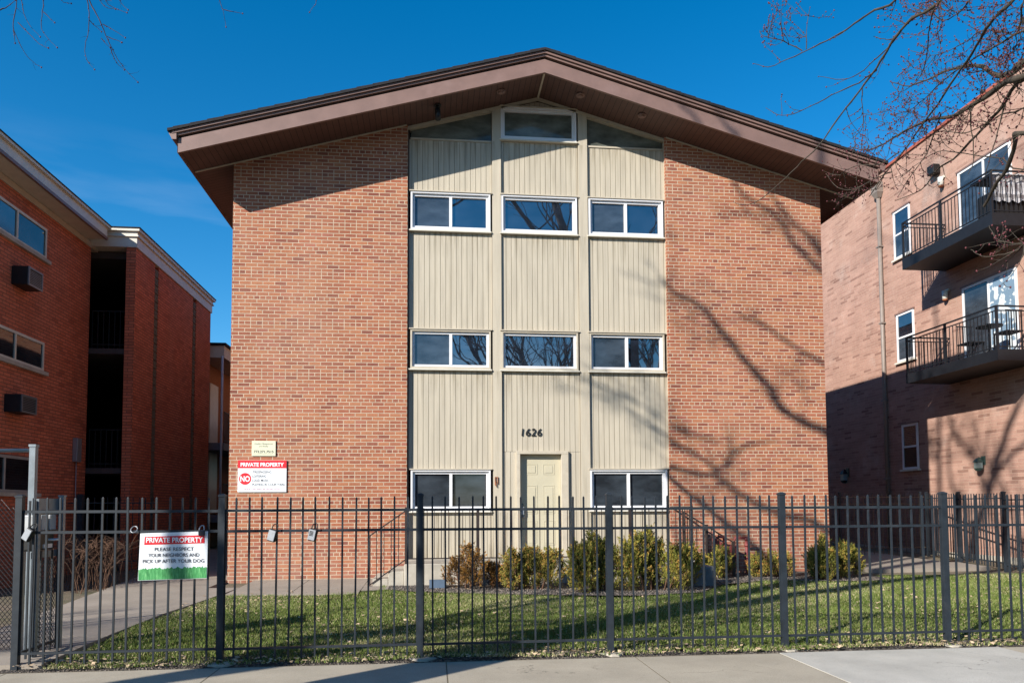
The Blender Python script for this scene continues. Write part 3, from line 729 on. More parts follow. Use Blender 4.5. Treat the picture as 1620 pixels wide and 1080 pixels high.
for k, (y0, y1, z0, z1) in enumerate(((14.15, 14.64, 5.60, 5.94), (14.05, 14.56, 3.28, 3.60))):
    ac = box('air_conditioner', XM-0.1, XM+0.28, y0, y1, z0, z1, iron_b if k else black, lb, bevel=0.01)
    g = MB(); a = XM+0.282
    g.box(a, a+0.02, y0, y1, z1-0.035, z1); g.box(a, a+0.02, y0, y1, z0, z0+0.035); g.box(a, a+0.02, y0, y0+0.035, z0+0.035, z1-0.035); g.box(a, a+0.02, y1-0.035, y1, z0+0.035, z1-0.035)
    z = z0+0.055
    while z < z1-0.05: g.box(a, a+0.012, y0+0.035, y1-0.035, z, z+0.012); z += 0.03
    g.build('grille', galv if k == 0 else paint('dull_grille', (0.12, 0.12, 0.12), 0.6), ac)
m = MB(); m.box(XM, XM+0.10, 16.62, 16.82, 2.55, 3.05); mt = m.build('meter_box', grey_metal, lb, bevel=0.01)
MB().tube([(XM+0.04, 16.72, 2.55), (XM+0.04, 16.72, 0.2)], 0.012, 6).build('conduit', grey_metal, mt)

# wing farther back
fb = thing('rear_wing_building', (-7, 28, 0.2), 'distant brown brick wing with small balconies in the gap between buildings', 'building')
m = MB(); m.box(-14, -7.1, 23.3, 45, -0.1, 6.3); m.build('brick_wall', paint('brown_brick', (0.30, 0.13, 0.06), 0.9, 0.2, 20), fb)
m = MB(); m.box(-14, -6.35, 23.5, 45, 6.15, 6.52); m.build('cornice', white_metal, fb)
box('roof_edge', -14, -6.30, 23.45, 45, 6.52, 6.60, shingle, fb)
for z in (3.55, 1.35):
    m = MB(); m.box(-7.1, -6.35, 23.6, 45, z-0.22, z); sl = m.build('balcony', paint('balcony_grey', (0.16, 0.16, 0.18), 0.7), fb)
    m = MB(); rail(m, (-6.38, 23.7, 0), (-6.38, 34, 0), z, z+0.95, 0.13, 0.02, 0.04); m.build('railing', iron_b, sl)
for z in (3.6, 1.4):
    for y in (24.6, 27.6):
        box('door', -7.1, -7.06, y, y+0.9, z, z+1.95, white_metal, fb); 
MB().tube([(-6.40, 23.5, 6.2), (-6.40, 23.5, 0.3)], 0.035, 8).build('downspout', paint('white_pipe', (0.5, 0.55, 0.6), 0.4), fb)

# ---------------------------------------------------------------- right building
rbd = thing('balcony_building', (13.3, 18, 0.2), 'pinkish brick apartment block with black iron balconies and red coping', 'building')
XR = 13.3
m = MB(); m.box(XR, 26, 8.0, 30.0, -0.1, 11.45); wl = m.build('brick_wall', [brick_right, brick_right_front], rbd)
for p in wl.data.polygons:
    if abs(p.normal.y) > 0.9: p.material_index = 1
box('plinth', XR-0.05, XR, 8.0, 30.0, -0.1, 0.34, concrete, rbd)
box('coping', XR-0.05, 26, 7.95, 20.75, 11.45, 11.53, coping_m, rbd)
box('coping', XR-0.03, 26, 20.76, 30.05, 11.45, 11.49, paint('pale_coping', (0.4, 0.27, 0.21), 0.7), rbd)
def rwin(y0, y1, z0, z1, split_h=True, slider=False, pa=pane_screen, inner=None):
    f = MB(); c = 0.06; a, b = XR-0.03, XR+0.12
    # brick reveal is suggested by a frame set proud of a dark recess
    f.box(a, b, y0, y1, z1-c, z1); f.box(a, b, y0, y1, z0, z0+c); f.box(a, b, y0, y0+c, z0+c, z1-c); f.box(a, b, y1-c, y1, z0+c, z1-c)
    if slider: f.box(a+0.005, b, (y0+y1)/2-0.03, (y0+y1)/2+0.03, z0+c, z1-c)
    elif split_h: f.box(a+0.005, b, y0+c, y1-c, (z0+z1)/2-0.025, (z0+z1)/2+0.025)
    fr = f.build('sliding_door' if slider else 'window', vinyl, rbd)
    if slider:
        ym = (y0+y1)/2
        box('pane', XR-0.012, XR-0.004, y0+c, ym-0.03, z0+c, z1-c, inner or pa, fr); box('pane', XR-0.012, XR-0.004, ym+0.03, y1-c, z0+c, z1-c, pa, fr)
        MB().box(XR-0.045, XR-0.03, ym-0.02, ym+0.02, z0+0.9, z0+1.15).build('handle', grey_metal, fr)
    else:
        zm = (z0+z1)/2
        box('pane', XR-0.012, XR-0.004, y0+c, y1-c, z0+c, zm-0.025, pa, fr); box('pane', XR-0.010, XR-0.003, y0+c, y1-c, zm+0.025, z1-c, pane_m, fr)
    box('head_shade', XR-0.05, XR, y0-0.04, y1+0.04, z1, z1+0.04, fascia_m, fr)
    if not slider: box('sill', XR-0.08, XR+0.02, y0-0.06, y1+0.06, z0-0.05, z0, white_metal, fr)
    return fr
rwin(19.30, 20.05, 8.60, 10.0); rwin(19.28, 20.06, 5.62, 7.0); rwin(19.28, 19.98, 2.55, 3.82, pa=pane_dark)
rwin(15.60, 17.35, 7.93, 9.96, slider=True); rwin(15.58, 17.35, 4.93, 6.99, slider=True, pa=pane_screen, inner=lace)
m = MB(); m.box(XR-0.20, XR-0.005, 20.50, 20.80, 10.85, 11.15); m.hexa([(XR-0.13, 20.58, 10.7), (XR-0.02, 20.58, 10.7), (XR-0.02, 20.72, 10.7), (XR-0.13, 20.72, 10.7), (XR-0.2, 20.5, 10.85), (XR-0.005, 20.5, 10.85), (XR-0.005, 20.8, 10.85), (XR-0.2, 20.8, 10.85)])
ds = m.build('downspout', spout_m, rbd); MB().tube([(XR-0.07, 20.65, 10.75), (XR-0.07, 20.65, 0.25)], 0.058, 10).build('pipe', spout_m, ds)
m = MB()
for z in (9.2, 6.9, 4.6, 2.3): m.box(XR-0.14, XR, 20.57, 20.73, z, z+0.04)
m.build('bracket', spout_m, ds)
def balcony(z0, zf):
    x0 = 12.1; y0, y1 = 14.80, 17.95
    sl = MB().box(x0, XR, y0, y1, z0, zf).build('balcony', iron_b, rbd)
    r = MB(); zt = zf+0.95
    for z in (zt, zt-0.10, zf+0.06):
        w = 0.032 if z == zt else 0.022
        r.bar((x0+0.03, y0+0.03, z), (x0+0.03, y1-0.03, z), w); r.bar((x0+0.03, y0+0.03, z), (XR, y0+0.03, z), w); r.bar((x0+0.03, y1-0.03, z), (XR, y1-0.03, z), w)
    y = y0+0.14
    while y < y1-0.05: r.bar((x0+0.03, y, zf+0.06), (x0+0.03, y, zt-0.10), 0.014); y += 0.115
    for yy in (y0+0.03, y1-0.03):
        x = x0+0.14
        while x < XR: r.bar((x, yy, zf+0.06), (x, yy, zt-0.10), 0.014); x += 0.115
    r.build('railing', iron_b, sl)
    for yy in (y0+0.03, (y0+y1)/2+0.1, y1-0.03): MB().bar((x0+0.028, yy, zf), (x0+0.028, yy, zt+0.01), 0.045).build('railing_post', iron_b, sl)
    MB().bar((XR-0.25, y1-0.03, zf), (XR-0.25, y1-0.03, zt), 0.04).build('railing_post', iron_b, sl)
    return sl
balcony(7.63, 7.90); balcony(4.66, 4.90)
# lamps on the right building
def jelly(y, z):
    m = MB(); m.box(XR-0.05, XR, y-0.07, y+0.07, z+0.10, z+0.16); l = m.build('wall_lamp', white_metal, rbd)
    MB().tube([(XR-0.09, y, z+0.12), (XR-0.09, y, z-0.10)], [0.075, 0.065], 10).build('lamp_shade', glass_lamp, l)
    MB().tube([(XR-0.09, y, z-0.10), (XR-0.09, y, z-0.14)], [0.07, 0.05], 10).build('lamp_base', rust, l)
jelly(17.89, 9.98); jelly(17.89, 6.97)
def lantern(y, z, s=1.0, mt=None):
    mt = mt or paint('lantern_green', (0.05, 0.09, 0.075), 0.5, 0.3, 30)
    m = MB(); m.box(XR-0.03, XR, y-0.07*s, y+0.07*s, z+0.02, z+0.28*s); m.bar((XR-0.02, y, z+0.2*s), (XR-0.15, y, z+0.24*s), 0.02)
    m.hexa([(XR-0.24, y-0.10*s, z+0.10*s), (XR-0.06, y-0.10*s, z+0.10*s), (XR-0.06, y+0.10*s, z+0.10*s), (XR-0.24, y+0.10*s, z+0.10*s),
            (XR-0.18, y-0.04*s, z+0.22*s), (XR-0.12, y-0.04*s, z+0.22*s), (XR-0.12, y+0.04*s, z+0.22*s), (XR-0.18, y+0.04*s, z+0.22*s)])
    m.hexa([(XR-0.19, y-0.05*s, z-0.16*s), (XR-0.11, y-0.05*s, z-0.16*s), (XR-0.11, y+0.05*s, z-0.16*s), (XR-0.19, y+0.05*s, z-0.16*s),
            (XR-0.22, y-0.085*s, z-0.08*s), (XR-0.08, y-0.085*s, z-0.08*s), (XR-0.08, y+0.085*s, z-0.08*s), (XR-0.22, y+0.085*s, z-0.08*s)])
    l = m.build('wall_lantern', mt, rbd)
    box('lamp_glass', XR-0.215, XR-0.085, y-0.08*s, y+0.08*s, z-0.08*s, z+0.10*s, paint('dusty_glass', (0.22, 0.27, 0.25), 0.3), l)
lantern(16.86, 2.50, 0.82); lantern(22.85, 2.44, 1.1, black)
m = MB(); m.box(XR-0.22, XR-0.02, 17.98, 18.24, 10.27, 10.52); m.build('floodlight', black, rbd, bevel=0.02)

# building across the street, seen in the window reflections
ob = thing('street_building', (0, -26, 0), 'dark brick flats across the street, reflected in the windows', 'building')
m = MB(); m.box(-24, 1.5, -40, -26, -0.2, 10.6); m.box(5, 34, -42, -27, -0.2, 8.8); m.build('brick_wall', brick_left_front, ob)
for bx0, n, yy in ((-22, 7, -26), (7, 8, -27)):
    for r in range(3):
        for k in range(n):
            box('window', bx0+k*3.3, bx0+k*3.3+1.5, yy-0.02, yy+0.03, 1.4+r*2.9, 2.9+r*2.9, pane_dark, ob)
# ---------------------------------------------------------------- street fence
FY = 7.575
posts = [-3.895, -2.04, -0.125, 1.80, 3.655, 5.475, 7.35, 9.2]
fence = thing('iron_fence', (1.8, FY, 0.07), 'dark grey iron picket fence along the sidewalk', 'fence')
def gp(x, y): return gz(x, y)
post_me = None
def fence_post(x, y, zt, parent, w=0.06):
    m = MB(); z0 = gp(x, y)-0.1
    m.box(x-w/2, x+w/2, y-w/2, y+w/2, z0, zt-0.03)
    m.box(x-w/2-0.006, x+w/2+0.006, y-w/2-0.006, y+w/2+0.006, zt-0.03, zt-0.014)
    m.hexa([(x-w/2-0.006, y-w/2-0.006, zt-0.014), (x+w/2+0.006, y-w/2-0.006, zt-0.014), (x+w/2+0.006, y+w/2+0.006, zt-0.014), (x-w/2-0.006, y+w/2+0.006, zt-0.014),
            (x-0.012, y-0.012, zt), (x+0.012, y-0.012, zt), (x+0.012, y+0.012, zt), (x-0.012, y+0.012, zt)])
    return m.build('post', iron, parent)
for k, x in enumerate(posts):
    fence_post(x, FY, 1.70, fence)
    f = MB(); r = 0.10; n = 10
    base = [(x+0.02+math.cos(2*math.pi*j/n)*(0.12+0.03*math.sin(j*2.3+k)), FY-0.03+math.sin(2*math.pi*j/n)*0.085) for j in range(n)]
    f.prism_z(base, 0.0, 0.078)
    if k: f.build('footing', concrete, fence, bevel=0.01)
pk = None
for a, b in zip(posts[:-1], posts[1:]):
    p = MB()
    for z in (1.535, 1.335, 0.205): p.bar((a+0.03, FY+random.uniform(-.002, .002), z+random.uniform(-.003, .003)), (b-0.03, FY, z+random.uniform(-.003, .003)), 0.026, 0.026 if z > 1 else 0.022)
    for xe_ in (a+0.036, b-0.036): p.bar((xe_, FY, 0.19), (xe_, FY, 1.55), 0.010)
    pan = p.build('panel', iron, fence)
    n = 14
    for j in range(n):
        x = a+(b-a)*(j+1)/(n+1)
        if pk is None:
            m = MB(); t = 0.0085
            m.box(-t, t, -t, t, 0.10, 1.655); m.hexa([(-t, -t, 1.655), (t, -t, 1.655), (t, t, 1.655), (-t, t, 1.655), (-.002, -.002, 1.668), (.002, -.002, 1.668), (.002, .002, 1.668), (-.002, .002, 1.668)])
            pk = m.build('picket', iron, pan); q = pk
        else:
            q = pk.copy(); C.objects.link(q); q.parent = pan; q.matrix_parent_inverse = Matrix.Identity(4)
        q.location = (x+random.uniform(-.003, .003), FY, random.uniform(-.006, .006)); q.rotation_euler = (random.uniform(-.005, .005), random.uniform(-.007, .007), 0)

# ---------------------------------------------------------------- fence sign
sg = thing('sign_board', (-2.48, 7.55, 1.1), 'white dog-owner sign with red band and grass strip hung on the fence', 'sign')
m = MB(); m.hexa([(-2.805, 7.553, 0.872), (-2.168, 7.553, 0.885), (-2.168, 7.557, 0.885), (-2.805, 7.557, 0.872), (-2.79, 7.548, 1.322), (-2.165, 7.548, 1.338), (-2.165, 7.552, 1.338), (-2.79, 7.552, 1.322)])
m.build('board', sign_white, sg)
def grass_print():
    m, nt, bs = newmat('grass_print')
    c = ramp(nt, noise(nt, 26, 5, stretch=(3, 1, 0.6)), [(0.3, (0.02, 0.16, 0.04)), (0.55, (0.06, 0.30, 0.09)), (0.75, (0.20, 0.5, 0.2))])
    nt.links.new(c, bs.inputs['Base Color']); return m
m = MB(); n = 60; vs = []
for k in range(n+1):
    x = -2.800+0.629*k/n; zb = 0.876+0.013*k/n; vs += [(x, 7.5505, zb), (x, 7.5495, zb+0.105+random.uniform(-.008, .016))]
m.add(vs, [(2*k, 2*k+2, 2*k+3, 2*k+1) for k in range(n)]); m.build('grass_band', grass_print(), sg)
m = MB(); m.hexa([(-2.752, 7.5465, 1.212), (-2.195, 7.5465, 1.224), (-2.195, 7.549, 1.224), (-2.752, 7.549, 1.212), (-2.748, 7.545, 1.289), (-2.195, 7.545, 1.302), (-2.195, 7.548, 1.302), (-2.748, 7.548, 1.289)])
m.build('red_band', sign_red, sg)
def stext(s, cx, cz, w, h, y, mt, off=0.0):
    o = text('lettering', s, cx, cz, w, h, y, mt, sg, offset=off); return o
stext('PRIVATE PROPERTY', -2.472, 1.257, 0.525, 0.05, 7.5445, sign_white, 0.02)
stext('PLEASE RESPECT', -2.475, 1.170, 0.36, 0.034, 7.5465, ink, 0.0)
stext('YOUR NEIGHBORS AND', -2.478, 1.113, 0.47, 0.034, 7.5468, ink, 0.0)
stext('PICK UP AFTER YOUR DOG', -2.480, 1.056, 0.565, 0.034, 7.547, ink, 0.0)
# ---------------------------------------------------------------- padlocks and key lock boxes
def keybox(x, z, w, h, tilt, label, front, digits=True):
    t = thing('key_lockbox', (x, FY-0.03, z), label, 'lock box', 'key lock boxes hung on the fence rail')
    m = MB(); m.box(-w/2, w/2, -0.035, 0.012, -h, 0)
    b = m.build('body', black, None, bevel=0.012); b.parent = t
    m = MB(); m.box(-w/2+0.004, w/2-0.008, -0.043, -0.034, -h+0.010, -0.010); b2 = m.build('face', front, None, bevel=0.004); b2.parent = t
    if digits:
        m = MB()
        for i in range(3):
            for j in range(4): m.box(-w/2+0.016+i*0.013, -w/2+0.024+i*0.013, -0.046, -0.043, -0.030-j*0.013, -0.022-j*0.013)
        b3 = m.build('buttons', grey_metal if front == black else black, None); b3.parent = b2
    m = MB(); r = w*0.32
    m.tube([(-r, -0.005, 0)] + [(-r*math.cos(a), -0.005+0.02*math.sin(a), 0.018+0.035*math.sin(a)) for a in [math.pi*k/8 for k in range(9)]] + [(r, -0.005, 0)], 0.005, 6)
    s = m.build('shackle', black, None); s.parent = t
    t.rotation_euler = (0.05, tilt, -0.2)
    return t
keybox(-1.535, 1.352, 0.082, 0.122, 0.28, 'plain silver key lock box on the fence rail, just right of the sign', lock_m, False)
keybox(-1.155, 1.355, 0.082, 0.122, 0.22, 'silver key lock box with number buttons on the fence rail', lock_m, True)
keybox(-3.76, 1.375, 0.075, 0.13, 0.55, 'tilted key lock box hanging at the end post by the gate', lock_m, False)
def padlock(x, z, label, body):
    t = thing('padlock', (x, FY-0.045, z), label, 'padlock')
    m = MB(); m.box(-0.03, 0.03, -0.014, 0.014, -0.055, 0)
    if body: o = m.build('body', ink, None, bevel=0.01); o.parent = t
    m = MB(); r = 0.022
    m.tube([(-r, 0, -0.01)] + [(-r*math.cos(a), 0.028*math.sin(a), 0.012+0.032*math.sin(a)) for a in [math.pi*k/8 for k in range(9)]] + [(r, 0, -0.01)], 0.0055, 6)
    o = m.build('shackle', grey_metal, None); o.parent = t
    return t
padlock(-2.218, 1.350, 'small dark padlock over the upper corner of the fence sign', True)
t = thing('shackle_ring', (-2.85, FY-0.02, 1.36), 'loose steel ring looped over the fence rail beside the sign', 'ring')
m = MB(); m.tube([(0.03*math.cos(a), 0.022*math.sin(a*1.0), 0.03*math.sin(a)) for a in [2*math.pi*k/14 for k in range(15)]], 0.005, 6); o = m.build('ring', grey_metal, None); o.parent = t

# ---------------------------------------------------------------- gate
gt = thing('iron_gate', (-3.88, 7.65, 0.07), 'open iron gate leaf with grey lock housing beside the end post', 'gate')
gx = -3.90; g0, g1 = 7.66, 8.42
m = MB(); m.box(gx-0.025, gx+0.025, g1-0.05, g1, 0.10, 1.69); m.box(gx-0.031, gx+0.031, g1-0.056, g1+0.006, 1.69, 1.705); m.build('stile', galv, gt)
m = MB(); m.box(gx-0.022, gx+0.022, g0+0.22, g0+0.27, 0.10, 1.66); m.build('stile', galv, gt)
for z in (1.535, 1.335, 0.20): MB().bar((gx, g0, z), (gx, g1-0.05, z), 0.026).build('rail', iron, gt)
for k in range(6):
    y = g0+0.10+k*0.115; MB().box(gx-0.008, gx+0.008, y-0.008, y+0.008, 0.12, 1.14 if k > 1 else 1.64).build('picket', iron, gt)
m = MB(); m.box(gx-0.035, gx-0.028, g0+0.20, g1, 1.50, 1.668); m.build('lock_plate', galv, gt)
box('mid_plate', gx-0.036, gx-0.028, g0+0.2, g1, 1.07, 1.135, galv, gt)
m = MB()
for k in range(3): m.box(gx-0.16, gx-0.04, g0+0.24+k*0.17, g0+0.37+k*0.17, 1.34, 1.50)
m.build('housing', paint('housing_grey', (0.42, 0.43, 0.43), 0.45), gt, bevel=0.012)
m = MB(); m.box(gx-0.15, gx-0.04, g0+0.24, g1-0.08, 1.14, 1.335); m.build('lock_case', black, gt, bevel=0.02)
m = MB(); m.box(gx+0.03, gx+0.045, g0+0.3, g0+0.46, 1.17, 1.21); m.tube([(gx+0.02, g0+0.4, 1.25), (gx+0.09, g0+0.4, 1.25), (gx+0.09, g0+0.52, 1.25)], 0.012, 8); m.build('handle', vinyl, gt)
def chain(mb, p0, p1, z0, ztop, d=0.055, t=0.0032):
    """diamond wire mesh between two ground points, zig-zag wires"""
    a = Vector((p0[0], p0[1], 0)); b = Vector((p1[0], p1[1], 0)); L = (b-a).length; u = (b-a).normalized()
    nn = int(L/d)
    for k in range(nn+1):
        for sgn in (1, -1):
            pts = []; s = k*d; z = z0; i = 0
            while True:
                ss = min(max(s + (d/2 if (i % 2) else 0)*sgn, 0), L); zt = ztop(ss/L)
                if z > zt: break
                p = a+u*ss; pts.append((p.x, p.y, z)); z += d*0.55; i += 1
            if len(pts) > 1: mb.tube(pts, t, 3, cap=False)
m = MB(); chain(m, (gx-0.03, g0+0.27), (gx-0.03, g1-0.05), 0.14, lambda t: 1.06, 0.045); m.build('wire_mesh', iron, gt)

gf = thing('gate_frame', (-4.12, 8.2, 0.07), 'tall galvanised gate post with top rail leading left', 'gate post')
m = MB(); m.box(-4.13, -4.072, 8.17, 8.23, 0.0, 2.20); m.build('post', galv, gf)
m = MB(); m.box(-4.136, -4.066, 8.164, 8.236, 2.20, 2.225); m.build('cap', galv, gf)
MB().tube([(-4.14, 8.2, 2.165), (-6.2, 8.05, 2.13)], 0.02, 8).build('top_rail', galv, gf)
m = MB(); m.box(-4.25, -4.19, 8.22, 8.28, 0.0, 1.53); m.build('short_post', galv, gf)
cf = thing('chain_link_fence', (-4.4, 8.3, 0.07), 'sagging dark chain-link fence left of the gate', 'fence')
m = MB(); chain(m, (-4.27, 8.3), (-6.0, 8.55), 0.12, lambda t: 1.50+0.33*min(1, t*3.2)**0.7, 0.05, 0.0045); m.build('wire_mesh', paint('old_wire', (0.05, 0.042, 0.042), 0.6), cf)
MB().tube([(-6.0, 8.55, 0), (-6.0, 8.55, 1.9)], 0.03, 8).build('post', galv, cf)

# ---------------------------------------------------------------- wall signs
ms = thing('management_sign', (-3.17, 14.48, 2.67), 'small cream sign with a phone number above the red and white sign', 'sign')
box('board', -3.385, -2.95, 14.478, 14.495, 2.535, 2.82, sign_cream, ms)
text('lettering', 'Quality Management', -3.168, 2.762, 0.34, 0.036, 14.477, ink_grey, ms, shear=0.35)
text('lettering', 'and Realty', -3.168, 2.715, 0.17, 0.034, 14.477, ink_grey, ms, shear=0.35)
text('lettering', '773.271.7515', -3.168, 2.615, 0.36, 0.048, 14.477, ink, ms, offset=0.015)
box('rule', -3.36, -3.0, 14.4765, 14.4775, 2.563, 2.568, ink_grey, ms)
ns_ = thing('warning_sign', (-3.19, 14.48, 2.15), 'red and white private property warning sign on the brick wall', 'sign')
box('board', -3.632, -2.745, 14.476, 14.495, 1.858, 2.452, sign_white, ns_)
box('red_band', -3.632, -2.745, 14.473, 14.4755, 2.305, 2.4525, sign_red, ns_)
text('lettering', 'PRIVATE PROPERTY', -3.188, 2.372, 0.79, 0.075, 14.4725, sign_white, ns_, offset=0.035)
m = MB(); n = 28; cx, cz, r = -3.497, 2.105, 0.112
m.add([(cx+r*math.cos(2*math.pi*k/n), 14.4755, cz+r*math.sin(2*math.pi*k/n)) for k in range(n)], [list(range(n))]); m.build('disc', sign_red, ns_)
text('lettering', 'NO', cx, cz, 0.175, 0.11, 14.475, sign_white, ns_, offset=0.03)
for k, (s, wd) in enumerate((('TRESPASSING', 0.345), ('LOITERING', 0.25), ('LOUD MUSIC', 0.30), ('PLAYING IN COURTYARD', 0.60))):
    text('lettering', s, -3.365+wd/2, 2.232-k*0.078, wd, 0.044, 14.475, ink, ns_, offset=0.004)
text('lettering', 'VIOLATORS WILL BE PROSECUTED', -3.188, 1.915, 0.66, 0.030, 14.475, ink_pink, ns_)

# ---------------------------------------------------------------- gas meter, flood lamp, stone block
gm = thing('gas_meter', (5.8, 14.2, 0.2), 'dark red painted gas meter and pipes against the brick wall', 'gas meter')
m = MB(); m.box(5.62, 5.92, 14.12, 14.32, 0.52, 0.80); m.build('meter_case', meter_m, gm, bevel=0.05)
m = MB(); m.tube([(5.77, 14.10, 0.66), (5.77, 14.14, 0.66)], 0.07, 14); m.build('dial', meter_m, gm)
m = MB(); m.tube([(5.48, 14.2, 0.15), (5.48, 14.2, 0.90), (5.56, 14.2, 0.96), (5.66, 14.2, 0.94), (5.68, 14.2, 0.78)], 0.030, 8)
m.tube([(5.86, 14.2, 0.78), (5.88, 14.2, 0.93), (6.12, 14.2, 0.93)], 0.026, 8); m.tube([(6.12, 14.2, 0.95), (6.12, 14.2, 0.2), (6.05, 14.2, 0.12)], 0.032, 8)
for z in (0.35, 0.55, 0.78, 0.9): m.tube([(6.12, 14.2, z-0.02), (6.12, 14.2, z+0.03)], 0.048, 8)
m.tube([(5.48, 14.2, 0.86), (5.48, 14.2, 0.93)], 0.05, 8); m.build('pipes', meter_m, gm)
m = MB(); m.tube([(5.48, 14.08, 0.80), (5.48, 14.16, 0.80)], [0.09, 0.07], 12); m.build('regulator', meter_m, gm)
fl = thing('ground_floodlight', (0.1, 12.9, 0.15), 'low blue-grey floodlight box on the mulch in front of the landing', 'floodlight')
m = MB(); m.hexa([(-0.06, 12.78, 0.20), (0.22, 12.78, 0.20), (0.22, 12.95, 0.24), (-0.06, 12.95, 0.24), (-0.06, 12.84, 0.33), (0.22, 12.84, 0.33), (0.22, 12.95, 0.33), (-0.06, 12.95, 0.33)])
m.build('lamp_head', paint('blue_grey_paint', (0.07, 0.10, 0.14), 0.4), fl)
box('base', -0.02, 0.20, 12.82, 12.96, 0.10, 0.205, paint('pale_metal', (0.3, 0.3, 0.28), 0.5), fl)
sb = MB(); sb.box(4.42, 4.86, 12.55, 12.95, 0.12, 0.52)
o = sb.build('concrete_block', stone_m, None, bevel=0.04); tag(o, 'grey weathered concrete block between the junipers right of the landing', 'block')

# ---------------------------------------------------------------- side fences at the right
sf = thing('side_fence', (12, 14.4, 0.15), 'iron picket fence running back beside the pinkish building', 'fence')
pp = [(11.35, 11.9), (11.76, 14.4), (12.25, 16.4), (12.75, 18.25)]
for (ax, ay), (bx_, by_) in zip(pp[:-1], pp[1:]):
    zt = gz(0, (ay+by_)/2)+1.62; m = MB()
    for dz in (0.13, 0.33, 1.47): m.bar((ax, ay, zt-dz), (bx_, by_, zt-dz), 0.026)
    L = math.hypot(bx_-ax, by_-ay); n = int(L/0.127)
    for k in range(1, n):
        t = k/n; x = ax+(bx_-ax)*t; y = ay+(by_-ay)*t; m.bar((x, y, gz(0, y)+0.05), (x, y, zt-0.02), 0.016)
    m.build('panel', iron, sf)
for x, y in pp: fence_post(x, y, gz(0, y)+1.65, sf)
cfn = thing('rear_fence', (10.5, 18.3, 0.2), 'thin bronze iron fence closing the gap between the two buildings', 'fence')
m = MB()
for dz in (0.10, 0.28, 1.40): m.bar((8.1, 18.3, 1.86-dz), (12.7, 18.3, 1.86-dz), 0.022)
for k in range(1, 36): x = 8.1+4.6*k/36; m.bar((x, 18.3, 0.28), (x, 18.3, 1.86), 0.014)
m.build('panel', paint('bronze_iron', (0.12, 0.08, 0.055), 0.5), cfn)
for x in (8.12, 10.4, 12.6): fence_post(x, 18.3, 1.9, cfn, 0.05)
lf = thing('courtyard_fence', (-6, 15, 0.2), 'dark iron fence behind the dry shrub by the courtyard block', 'fence')
m = MB(); a, b = (-7.5, 16.4), (-5.9, 16.9)
for dz in (0.12, 0.3, 1.35): m.bar((*a, 1.80-dz), (*b, 1.80-dz), 0.024)
for k in range(1, 14): t = k/14; m.bar((a[0]+(b[0]-a[0])*t, a[1]+(b[1]-a[1])*t, 0.25), (a[0]+(b[0]-a[0])*t, a[1]+(b[1]-a[1])*t, 1.80), 0.016)
m.build('panel', iron, lf); fence_post(-6.95, 15.7, 1.85, lf, 0.11)

# balcony clutter
bt = thing('patio_table', (12.7, 15.3, 4.9), 'dark wrought iron patio table and chair set on the lower balcony', 'patio set')
m = MB(); m.tube([(12.65, 15.7, 5.60), (12.65, 15.7, 5.63)], 0.27, 18); m.tube([(12.65, 15.7, 4.9), (12.65, 15.7, 5.6)], 0.03, 8)
for k in range(3): a = k*2.09; m.tube([(12.65, 15.7, 5.1), (12.65+0.25*math.cos(a), 15.7+0.25*math.sin(a), 4.91)], 0.018, 6)
m.build('table', iron_b, bt)
for cy_ in (15.15, 16.3):
    m = MB(); m.box(12.45, 12.85, cy_-0.2, cy_+0.2, 5.33, 5.36)
    for sx_ in (12.47, 12.83):
        for sy_ in (cy_-0.18, cy_+0.18): m.bar((sx_, sy_, 4.91), (sx_, sy_, 5.35), 0.02)
    yb_ = cy_-0.19 if cy_ < 15.7 else cy_+0.19
    for k in range(7): m.bar((12.47+k*0.06, yb_, 5.35), (12.47+k*0.06, yb_, 5.80), 0.012)
    m.bar((12.45, yb_, 5.80), (12.85, yb_, 5.80), 0.025); m.build('chair', iron_b, bt)
gr = MB(); 
vs = []; NXg, NZg = 12, 8
for j in range(NZg+1):
    for i in range(NXg+1):
        x = 12.22+0.95*i/NXg; vs.append((x, 14.93+0.03*math.sin(i*1.9+j)+0.02*math.sin(j*2.3), 8.22+0.62*j/NZg+ (0.03*math.sin(i*2.2) if j == 0 else 0)))
for j in range(NZg):
    for i in range(NXg): k = j*(NXg+1)+i; gr.add([vs[k], vs[k+1], vs[k+NXg+2], vs[k+NXg+1]], [(0, 1, 2, 3)], smooth=True)
gt_ = thing('covered_grill', (12.7, 15.1, 7.9), 'pale cloth cover draped behind the upper balcony railing over dark gear', 'covered furniture')
gr.build('cover', paint('grey_cloth', (0.34, 0.33, 0.34), 0.8), gt_)
m = MB(); m.box(12.3, 13.1, 15.0, 15.5, 7.92, 8.5); m.build('cart', black, gt_, bevel=0.04)
m = MB(); m.box(12.2, 13.2, 14.95, 15.55, 8.80, 8.84); m.build('top_board', iron_b, gt_)

# ---------------------------------------------------------------- vegetation
def tone_attr(me, vals):
    a = me.attributes.new('tone', 'FLOAT', 'FACE'); a.data.foreach_set('value', vals)
def tri_mesh(name, V, F, mat, tone, parent=None):
    me = bpy.data.meshes.new(name); nv, nf = len(V), len(F); k = F.shape[1]
    me.vertices.add(nv); me.vertices.foreach_set('co', V.astype(np.float32).reshape(-1))
    me.loops.add(nf*k); me.loops.foreach_set('vertex_index', F.astype(np.int32).reshape(-1))
    me.polygons.add(nf); me.polygons.foreach_set('loop_start', np.arange(0, nf*k, k, dtype=np.int32)); me.polygons.foreach_set('loop_total', np.full(nf, k, dtype=np.int32))
    me.update(calc_edges=True); me.validate(); tone_attr(me, tone.astype(np.float32)); me.materials.append(mat)
    o = bpy.data.objects.new(name, me); C.objects.link(o)
    if parent: o.parent = parent; o.matrix_parent_inverse = Matrix.Translation(-parent_loc(parent))
    return o
rng = np.random.default_rng(5)
